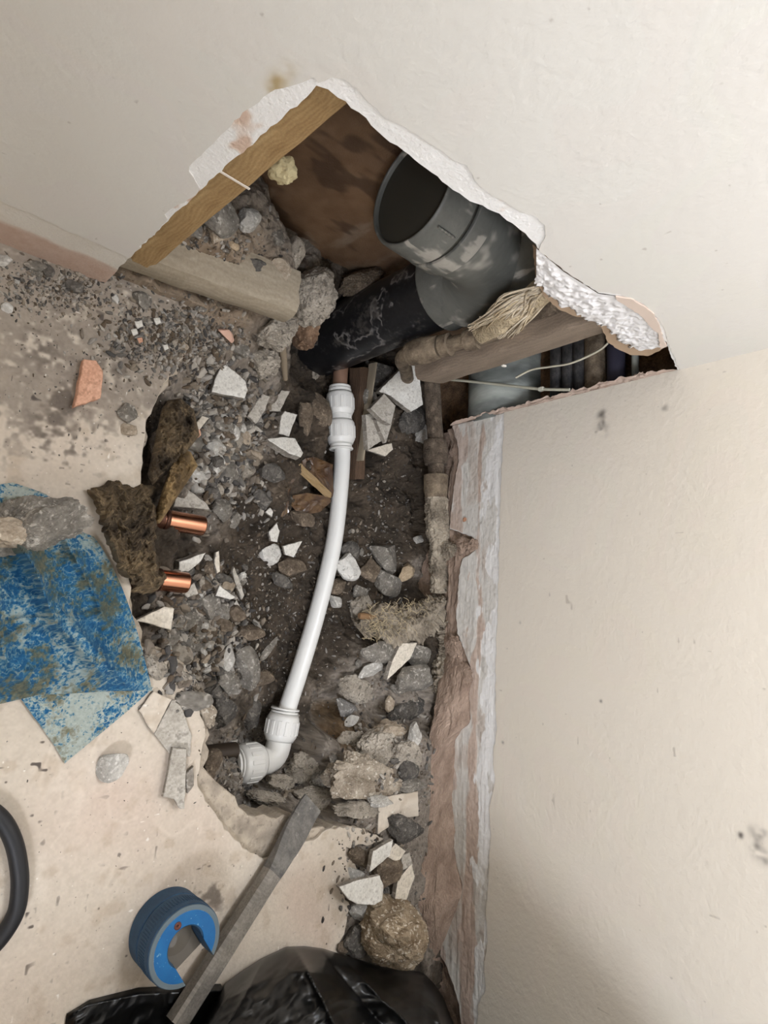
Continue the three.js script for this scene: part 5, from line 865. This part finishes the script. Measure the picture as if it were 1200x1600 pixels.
{
  const t = thing('dark_rag', 'twisted dark brown rag hanging over the left edge of the trench', 'rag', onY(265, 720, 0));
  const mv = (g) => g.translate(-t.position.x, -t.position.y, -t.position.z);
  const l1 = (u, v, x, z) => { const e = Math.min(1, 6 * Math.min(u, 1 - u), 6 * Math.min(v, 1 - v)); return -.012 + Math.sqrt(Math.max(0, e)) * (.012 + crumple(x, z, 22, .026)); };
  part('upper_fold', mv(drape([[252, 640], [262, 626], [282, 622], [303, 640], [312, 680]], [[230, 742], [238, 758], [246, 752], [270, 730], [292, 706]], 120, 160, l1, .002)), M.rag, t);
  const l2 = (u, v, x, z) => { const e = Math.min(1, 6 * Math.min(u, 1 - u), 8 * Math.min(v, 1 - v)); return -.016 + Math.sqrt(Math.max(0, e)) * (.012 + crumple(x, z, 25, .02) + .010 * ridge(u - .5, .2)); };
  part('twisted_tail', mv(drape([[270, 714], [284, 702], [298, 706], [309, 728]], [[239, 812], [243, 818], [249, 818], [254, 812]], 90, 160, l2, .002)), M.rag2, t, 'lighter yellowish-brown twisted tail');
}
// dark clods under the rags
R_(262, 690, 50, 90, 10, 'brown', 'earth_clod', 'dark earth bank behind the twisted rag', 'clod', { y: -.03, lift: .1, h: .02, g: { rough: .15, round: .4 } });

// ---------- crumpled brown plastic wrapper ----------
{
  M.wrap = phys({ color: 0x66543d, roughness: .36, clearcoat: .5, clearcoatRoughness: .3, side: THREE.DoubleSide, map: tile(tex(512, 512, (u, v) => { const n = pfbm(u, v, 6, 5, 91), f = pfbm(u, v, 30, 3, 93); const c = mixc([150, 110, 66], [255, 232, 190], clamp(n * 1.7 - .4 + (f - .5) * .5)); return c; }), .09) });
  const t = thing('plastic_wrapper', 'crumpled glossy brown plastic wrapper beside the white pipe', 'wrapper', land(478, 765));
  const b = t.position.y;
  const fold = (P, th = .0007) => { // P: [px,py,lift]; fan of creased facets, subdivided for small wrinkles
    const v = P.map(([x, y, h]) => onY(x, y, b + h).sub(t.position)), c = v.reduce((s, q) => s.add(q), V3(0, 0, 0)).multiplyScalar(1 / v.length), q = [];
    for (let i = 0; i < v.length; i++) { const A = v[i], B = v[(i + 1) % v.length], n = 6; const at_ = (r, s) => { const w = c.clone().lerp(A.clone().lerp(B, s), r); w.y += sn(w.x * 150, w.z * 150, 3, 3) * .0025; return w; }; for (let r = 0; r < n; r++) for (let s = 0; s < n; s++) { const a = at_(r / n, s / n), d = at_((r + 1) / n, s / n), e = at_((r + 1) / n, (s + 1) / n), f = at_(r / n, (s + 1) / n); for (const k of [a, d, e, a, e, f]) q.push(k.x, k.y, k.z); } }
    const g = new THREE.BufferGeometry(); g.setAttribute('position', new THREE.Float32BufferAttribute(q, 3)); g.computeVertexNormals(); return boxUV(g);
  };
  part('main_fold', fold([[462, 728, .022], [478, 716, .026], [492, 714, .024], [520, 726, .016], [521, 774, .012], [517, 778, .01], [490, 752, .022], [468, 726, .026]]), M.wrap, t);
  part('edge_fold', fold([[463, 728, .027], [470, 724, .029], [518, 770, .018], [517, 778, .015], [508, 776, .017], [466, 738, .025]]), phys({ color: 0x927a54, roughness: .36, clearcoat: .5, side: THREE.DoubleSide }), t, 'paler creased edge strip');
  part('lower_fold', fold([[458, 774, .014], [480, 770, .018], [515, 776, .016], [517, 784, .012], [500, 800, .006], [470, 806, .004], [455, 790, .008]]), M.wrap, t);
  part('side_fold', fold([[430, 726, .012], [450, 714, .02], [446, 728, .022], [438, 752, .022], [442, 772, .018], [452, 800, .012], [440, 808, .006], [428, 790, .004], [434, 752, .014]]), phys({ color: 0x6b5232, roughness: .4, clearcoat: .4, side: THREE.DoubleSide }), t);
  part('side_fold', fold([[450, 738, .02], [464, 728, .026], [462, 745, .022], [452, 770, .018], [450, 795, .012], [443, 808, .008], [446, 770, .016]]), M.wrap, t);
}

// ---------- plank stake and splinter peg in the trench ----------
{
  M.stake = mat({ map: woodTex([62, 46, 34], [120, 96, 74], 33), roughness: .9, bumpMap: grainBump, bumpScale: .001 });
  const a = onY(569, 574, -.095), b = onY(560, 748, -.118), d = b.clone().sub(a), L = d.length();
  const o = single('plank_stake', orient(beam(.026, L, .03, 60, 51, .002), d), M.stake, 'dark rough plank standing in the trench beside the coupling', 'plank'); o.position.copy(a).add(b).multiplyScalar(.5); o.position.y -= .012;
  const e = onY(583, 568, -.085), f = onY(562, 720, -.105), h = f.clone().sub(e);
  const s = single('lit_plank_edge', orient(beam(.0035, h.length(), .02, 50, 53, .0008), h), mat({ color: 0x9d917d, roughness: .9 }), 'thin pale strip drawing the lit edge of the dark plank', 'plank'); s.position.copy(e).add(f).multiplyScalar(.5);  // light on the plank edge, put in as a pale strip
  const p = onY(440, 534, -.012), q = onY(446, 592, -.06), k = q.clone().sub(p);
  const g = single('wooden_peg', limb([p, p.clone().addScaledVector(k, .5), q], (v, an) => .0055 - .0015 * v + .0008 * sn(v * 8, Math.cos(an), 2, 2), 30, 14), mat({ color: 0x8a7c68, roughness: .9 }), 'small grey-beige wooden peg below the right end of the sole plate', 'peg'); rebase(g);
  const tw = single('twig', limb([onY(561, 962, -.06), onY(580, 964, -.056), onY(602, 967, -.056)], (v) => .0045 + .001 * Math.sin(v * 9), 20, 10), mat({ color: 0x8b6c4c, roughness: .9 }), 'short brown stick lying across the felt insulation', 'stick'); rebase(tw);
}

// ---------- yellow wool insulation hanging in front of the batten ----------
{
  const z = -.035, root = onZ(846, 452, z), t = thing('insulation_tuft', 'tuft of yellow and grey mineral wool hanging above the batten', 'insulation', root);
  const X = (px, py, dz = 0) => onZ(px, py, z + dz).sub(root);
  const r = rng(77);
  const ends = [[736, 512], [742, 530], [757, 528], [768, 545], [775, 552], [790, 540], [800, 520], [752, 500], [760, 515], [812, 505]];
  const cols = [0xd9cab0, 0xcdbb9b, 0xc3b6a2, 0xe4d9c4, 0xaea08a];
  ends.forEach((e, i) => {
    const list = [];
    for (let k = 0; k < 26; k++) { const s = [838 + r() * 20, 446 + r() * 24], m = [lerp(s[0], e[0], .45) + (r() - .5) * 20, lerp(s[1], e[1], .45) - 8 + (r() - .5) * 22], n = [lerp(s[0], e[0], .8) + (r() - .5) * 16, lerp(s[1], e[1], .8) + (r() - .5) * 16]; list.push(limb([X(...s, r() * .01), X(...m, .012 * r() + .006), X(...n, .012 * r()), X(e[0] + (r() - .5) * 12, e[1] + (r() - .5) * 12, .004 * r())], (v) => .0010 * (1 - .7 * v) + .0002, 20, 5, false)); }
    part('wool_lock', merge(list), phys({ color: cols[i % 5], roughness: 1, sheen: .4, sheenColor: new THREE.Color(0xffe8c0) }), t);
  });
  const body = limb([X(858, 450), X(820, 474, .004), X(780, 505, .006), X(752, 522, .002)], (v, q) => (.015 - .003 * v) * (1 + .3 * sn(v * 9, Math.cos(q) * 2, Math.sin(q) * 2, 3)), 60, 24);
  part('wool_body', body, mat({ color: 0xc2b091, roughness: 1, bumpMap: grainBump, bumpScale: .006 }), t);
  const curl = limb([X(757, 548, .012), X(768, 557, .012), X(780, 550, .012), X(790, 530, .01)], () => .0012, 24, 6); part('loose_strand', curl, mat({ color: 0xdccfae, roughness: 1 }), t);
  const dk = single('mineral_board', limb([onZ(800, 520, -.05), onZ(830, 500, -.05), onZ(862, 470, -.05), onZ(880, 458, -.05)], (v, q) => .018 * (1 + .2 * sn(v * 6, Math.cos(q), Math.sin(q), 3)), 30, 20), RM.brown, 'dark brown clump of insulation between the wool tuft and the batten', 'insulation'); rebase(dk);
}

// ---------- cold chisel ----------
{
  M.steel = mat({ metalness: .3, roughness: .5, map: tile(tex(512, 512, (u, v) => { const n = pfbm(u, v, 8, 5, 101), f = pfbm(u, v, 60, 3, 103); const c = mixc([112, 107, 99], [146, 140, 131], clamp(n * 1.4 - .2)); const g = (f - .5) * 40; return [c[0] + g, c[1] + g, c[2] + g]; }), .1) });
  M.blade = mat({ metalness: .15, roughness: .6, map: tile(tex(512, 512, (u, v) => { const n = pfbm(u, v, 8, 5, 111), f = pfbm(u, v, 60, 3, 113); let c = mixc([84, 82, 79], [128, 124, 117], clamp(n * 1.5 - .25)); c = mixc(c, [170, 166, 158], sstep(.7, .85, pfbm(u, v, 14, 3, 117)) * .6); const g = (f - .5) * 30; return [c[0] + g, c[1] + g, c[2] + g]; }), .1) });
  const a = onY(493, 1258, .012), b = onY(266, 1592, .012), d = b.clone().sub(a), L = d.length();
  const t = thing('cold_chisel', 'long steel cold chisel with a dark flared blade lying on the cream floor', 'chisel', V3(a.x, 0.0015, a.z));
  t.rotation.order = 'YXZ'; t.rotation.y = Math.atan2(-d.z, d.x); t.rotation.z = .05;
  // cross-section: half width w, height h, chamfer c at distance s
  const sec = (s) => { const k = s / L; const w = k < .13 ? lerp(.0185, .0195, k / .13) : k < .4 ? lerp(.0195, .0108, sstep(.13, .4, k)) : .0108; const h = k < .36 ? lerp(.006, .019, sstep(0, .36, k)) : .019; return [w, h]; };
  const build = (s0, s1, n, wob) => { const ring = (s) => { const [w, h] = sec(s), c = Math.min(w, h) * .28; return [[-w + c, 0], [w - c, 0], [w, c], [w, h - c], [w - c, h], [-w + c, h], [-w, h - c], [-w, c]]; };
    const q = [], uv = []; const tri = (A, B, C) => { for (const P of [A, B, C]) { q.push(P[0], P[1], P[2]); uv.push(P[0], P[1] + P[2]); } };
    const pt = (s, p) => { const e = wob * sn(s * 160, p[1] * 60, p[0] * 60, 3); return [s + (s < .001 ? 0.003 * sn(p[0] * 90, 2, 3, 2) : 0), p[1] + e * .5, p[0] + e]; };
    for (let i = 0; i < n; i++) { const s = lerp(s0, s1, i / n), e = lerp(s0, s1, (i + 1) / n), A = ring(s), B = ring(e); for (let k = 0; k < 8; k++) { const k2 = (k + 1) % 8, p = pt(s, A[k]), p2 = pt(s, A[k2]), r = pt(e, B[k]), r2 = pt(e, B[k2]); tri(p, p2, r2); tri(p, r2, r); } }
    for (const [s, f] of [[s0, 1], [s1, 0]]) { const A = ring(s).map((p) => pt(s, p)); for (let k = 1; k < 7; k++) f ? tri(A[0], A[k + 1], A[k]) : tri(A[0], A[k], A[k + 1]); }
    const g = new THREE.BufferGeometry(); g.setAttribute('position', new THREE.Float32BufferAttribute(q, 3)); g.setAttribute('uv', new THREE.Float32BufferAttribute(uv, 2)); return toCreasedNormals(g, .35); };
  part('blade', build(0, L * .36, 60, .0007), M.blade, t, 'dark hammered flared blade');
  part('shank', build(L * .36, L, 40, .00015), M.steel, t, 'bare steel shank');
}

// ---------- blue pipe cutter ----------
{
  const c = onY(257, 1447, 0), R = .0385, H = .05;
  const t = thing('pipe_cutter', 'round blue pipe cutter with an open slot standing beside the chisel', 'pipe cutter', c);
  const up = onY(294, 1470, H), gd = onY(294 + 26, 1470 + 44, H).sub(up), ga = Math.atan2(gd.z, gd.x);   // slot direction
  const ring = (Ro, Ri, h, bev, half = .017) => { // C-shaped block, slot of constant width, opening towards +x, axis +y
    const s = new THREE.Shape(), a0 = Math.asin(half / Ro), b0 = Math.asin(Math.min(.99, half / Ri));
    s.absarc(0, 0, Ro, a0, Math.PI * 2 - a0, false); s.lineTo(Ri * Math.cos(b0), -half); s.absarc(0, 0, Ri, Math.PI * 2 - b0, b0, true); s.closePath();
    const g = new THREE.ExtrudeGeometry(s, { depth: h - 2 * bev, bevelEnabled: true, bevelThickness: bev, bevelSize: bev, bevelOffset: -bev, bevelSegments: 2, curveSegments: 48 }); g.translate(0, 0, bev); g.rotateX(-Math.PI / 2); g.rotateY(-ga); return g; };
  M.blueSide = mat({ roughness: .6, map: tile(tex(256, 256, (u, v) => { const n = pfbm(u, v, 6, 4, 121), f = pfbm(u, v, 40, 2, 123); return mixc([24, 56, 84], [42, 80, 108], clamp(n * 1.3 - .2 + (f - .5) * .5)); }), .06) });
  M.blueFace = mat({ roughness: .5, map: tile(tex(256, 256, (u, v) => { const n = pfbm(u, v, 6, 4, 131), f = pfbm(u, v, 22, 3, 133); let c = mixc([8, 84, 138], [18, 104, 160], n); c = mixc(c, [150, 170, 186], sstep(.74, .82, f) * .7); return c; }), .06) });
  const lo = part('lower_body', ring(R, .0178, .021, .0015), M.blueSide, t, 'dark blue lower half');
  const hi = part('upper_body', at(ring(R, .0178, .0275, .0016), 0, .0222, 0), M.blueSide, t, 'dark blue upper half');
  part('rim', at(ring(R - .0008, R - .006, .0026, .0006), 0, .0480, 0), mat({ color: 0x5d6a70, roughness: .6 }), t, 'worn grey-blue rim');
  part('face_plate', at(ring(R - .0055, .0195, .0022, .0004), 0, .0485, 0), M.blueFace, t, 'bright blue top face');
  // fine knurl on both halves
  const kn = []; for (let k = 0; k < 84; k++) { const a = k / 84 * Math.PI * 2; if (Math.abs(Math.atan2(Math.sin(a - ga), Math.cos(a - ga))) < .52) continue; const b = box(.0011, .013, .0012, .0004); b.translate(R, .034, 0); b.rotateY(-a); kn.push(b); }
  part('knurl', merge(kn), M.blueSide, hi);
  // inner jaw: dull metal wall and dark throat
  const jaw = surf(30, 8, (u, v) => { const a = ga + Math.PI * (.42 + u * .75), r = .0176; return V3(Math.cos(a) * r, .003 + v * .043, Math.sin(a) * r); }); jaw.computeVertexNormals();
  part('jaw', jaw, mat({ color: 0x8f897d, metalness: .3, roughness: .5, side: THREE.DoubleSide }), t, 'dull grey inner jaw');
  part('jaw_block', at(new THREE.CylinderGeometry(.0176, .0176, .026, 40, 1), 0, .0145, 0), mat({ color: 0x6d675d, metalness: .3, roughness: .5 }), t, 'dull grey inner block');
  { const g = box(.03, .022, .0335, .001); g.translate(.016, .0145, 0); g.rotateY(-ga); part('jaw_block', g, mat({ color: 0x79736a, metalness: .3, roughness: .5 }), t, 'flat grey jaw seen in the slot'); }
  const roll = at(new THREE.CylinderGeometry(.006, .006, .04, 20), Math.cos(ga + 2.6) * .014, .024, Math.sin(ga + 2.6) * .014); part('roller', roll, M.blade, t);
  const sd = onY(278, 1447, H + .001).sub(c); part('screw', at(lathe([[0, 0], [.004, 0], [.0036, .0012], [.0014, .0012], [.0012, .0004], [0, .0004]], 20), sd.x, .0503, sd.z), mat({ color: 0x5b2f22, roughness: .6 }), t, 'rust-brown screw');
}

// ---------- black hose ----------
{
  const P = [[-420, 1330], [-330, 1270], [-220, 1240], [-90, 1248], [-40, 1254], [0, 1278], [20, 1312], [29, 1350], [31, 1385], [25, 1425], [8, 1456], [-14, 1482], [-60, 1520], [-120, 1540], [-240, 1550], [-360, 1500], [-430, 1420]].map(([x, y]) => onY(x, y, .0085));
  const o = single('black_hose', limb(P, () => .0076, 160, 18), mat({ color: 0x17181b, roughness: .55 }), 'loop of black hose lying on the floor at the left edge', 'hose'); rebase(o);
}

// ---------- black rubbish bags ----------
M.bag = phys({ color: 0x0d0d0d, roughness: .3, side: THREE.DoubleSide, map: tile(tex(512, 512, (u, v) => { const n = pfbm(u, v, 5, 5, 141), f = pfbm(u, v, 34, 3, 143); return mixc([190, 190, 190], [255, 253, 248], clamp(n * .8 + (f - .5) * .4)); }), .2) });
{
  const t = thing('rubbish_bag', 'shiny black plastic rubbish bag slumped at the bottom of the picture', 'bag', V3(-.26, 0, .95));
  const mv = (g) => g.translate(-t.position.x, -t.position.y, -t.position.z);
  const topL = along([[318, 1600], [338, 1560], [352, 1536], [380, 1516], [408, 1498], [448, 1479], [476, 1478], [505, 1482], [560, 1499], [600, 1512], [640, 1514], [664, 1522], [692, 1552], [712, 1590], [722, 1640]]);
  const botL = along([[300, 1640], [340, 1640], [400, 1640], [470, 1640], [540, 1640], [600, 1645], [650, 1650], [690, 1660], [715, 1680], [730, 1720]]);
  const sharp = (d, w) => Math.exp(-Math.abs(d) / w);
  const front = (u, v) => { // the slumped face that shows
    const a = topL(u), b = botL(u), px = lerp(a[0], b[0], v), py = lerp(a[1], b[1], v), e = sstep(0, .05, u) * sstep(1, .95, u);
    const f = sharp(u - (.36 + .16 * v), .022 + .03 * v) * .020 + sharp(u - (.27 - .24 * v), .02 + .03 * v) * .016 + sharp(u - (.50 + .34 * v), .02 + .04 * v) * .016 - sharp(u - (.43 + .30 * v), .03 + .03 * v) * .012 + sharp(u - (.78 + .1 * v), .03) * .012 + (1 - Math.abs(sn(u * 9 + v * 3, v * 2.6 - u * 3, 5, 3))) * .010 + sn(u * 34, v * 9, 3, 2) * .0018;
    return onY(px, py, .002 + e * (.038 * Math.pow(clamp(v * 2.2), .5) + .062 * v + f * clamp(v * 4)));
  };
  const g = surf(200, 170, (u, v) => {
    const vs = .5; if (v <= vs) return front(u, v / vs);
    const q = front(u, 1), k = (v - vs) / (1 - vs), e = Math.pow(Math.sin(Math.PI * u), .45);  // unseen rear of the bag, heaped high to shade the lower right wall
    const w = ((1 - Math.abs(sn(u * 6 + 2, k * 4, 15, 3))) * .07 + (1 - Math.abs(sn(u * 14 + k * 5, k * 12 - u * 4, 25, 3))) * .03) * Math.sin(k * 3.14);
    return V3(lerp(q.x, lerp(-.52, -.03, u), sstep(0, .4, k)), Math.max(.001, q.y * (1 - k) + e * (.50 * Math.pow(Math.sin(Math.min(1, k * 1.02) * Math.PI), .62) + w)), q.z + .52 * Math.pow(k, .9));
  }, .5, .5);
  { const p = g.attributes.position; for (let i = 0; i < p.count; i++) if (p.getX(i) > -.014) p.setX(i, -.014 - .002 * vn(p.getY(i) * 90, p.getZ(i) * 90, 3)); g.computeVertexNormals(); }
  part('bag_body', mv(g), M.bag, t);
  const nk = drape([[104, 1584], [140, 1562], [180, 1552], [216, 1543], [270, 1540], [345, 1537]], [[96, 1640], [150, 1660], [200, 1670], [260, 1680], [320, 1680], [400, 1680]], 130, 50, (u, v, x, z) => .0015 + Math.min(1, 14 * v, 14 * u) * ((1 - Math.abs(sn(u * 7 + v * 2, v * 2 + 3, 9, 3))) * .007 + .004 * u), .0005);
  part('loose_neck', mv(nk), M.bag, t, 'limp folded neck of the bag');
}

// ---------- sack and tall box out of view, standing in for the photographer who blocks light ----------
{
  const t = thing('unseen_shade_sack', 'unseen black sack standing in for the photographer to shade the lower left floor', 'bag', V3(-.88, 0, 1.16));  // out of view, keeps the panel light off the lower left floor
  const g = ico(40), p = g.attributes.position, v = V3(0, 0, 0);
  for (let i = 0; i < p.count; i++) { v.fromBufferAttribute(p, i); const a = Math.atan2(v.z, v.x), f = (1 - Math.abs(sn(a * 1.6, v.y * 1.2, 8, 3))) ** 2 * .16 + sn(v.x * 4, v.y * 4, v.z * 4, 3) * .04, s = .9 + f, n = v.y > .55 ? 1 - (v.y - .55) * 1.5 : 1; p.setXYZ(i, v.x * s * .27 * n, Math.max(.001, .32 + v.y * .42), v.z * s * .2 * n); }
  g.computeVertexNormals(); part('sack_body', boxUV(toCreasedNormals(g, 1.2)), M.bag, t);
  part('knot', at(rockGeo(5, .05, .06, .05, { rough: .2, round: .6 }), 0, .75, 0), M.bag, t);
}
{
  const t = thing('unseen_shade_box', 'unseen tall brown box standing in for the photographer to shade the back wall', 'box', V3(-1.35, 0, .84));  // out of view, blocks the panel light from the left of the back wall
  const c = mat({ color: 0xa8865c, roughness: .9 });
  part('carton_body', at(box(.42, 1.1, .42, .004), 0, .551, 0), c, t);
  for (const s of [-1, 1]) { const f = box(.205, .004, .42, .0015); f.rotateZ(s * -.05); part('flap', at(f, s * .104, 1.106, 0), c, t); }
  part('tape', at(new THREE.BoxGeometry(.05, .0008, .423), 0, 1.1135, 0), mat({ color: 0xc0a478, roughness: .3 }), t);
}
renderer.render(scene, camera);
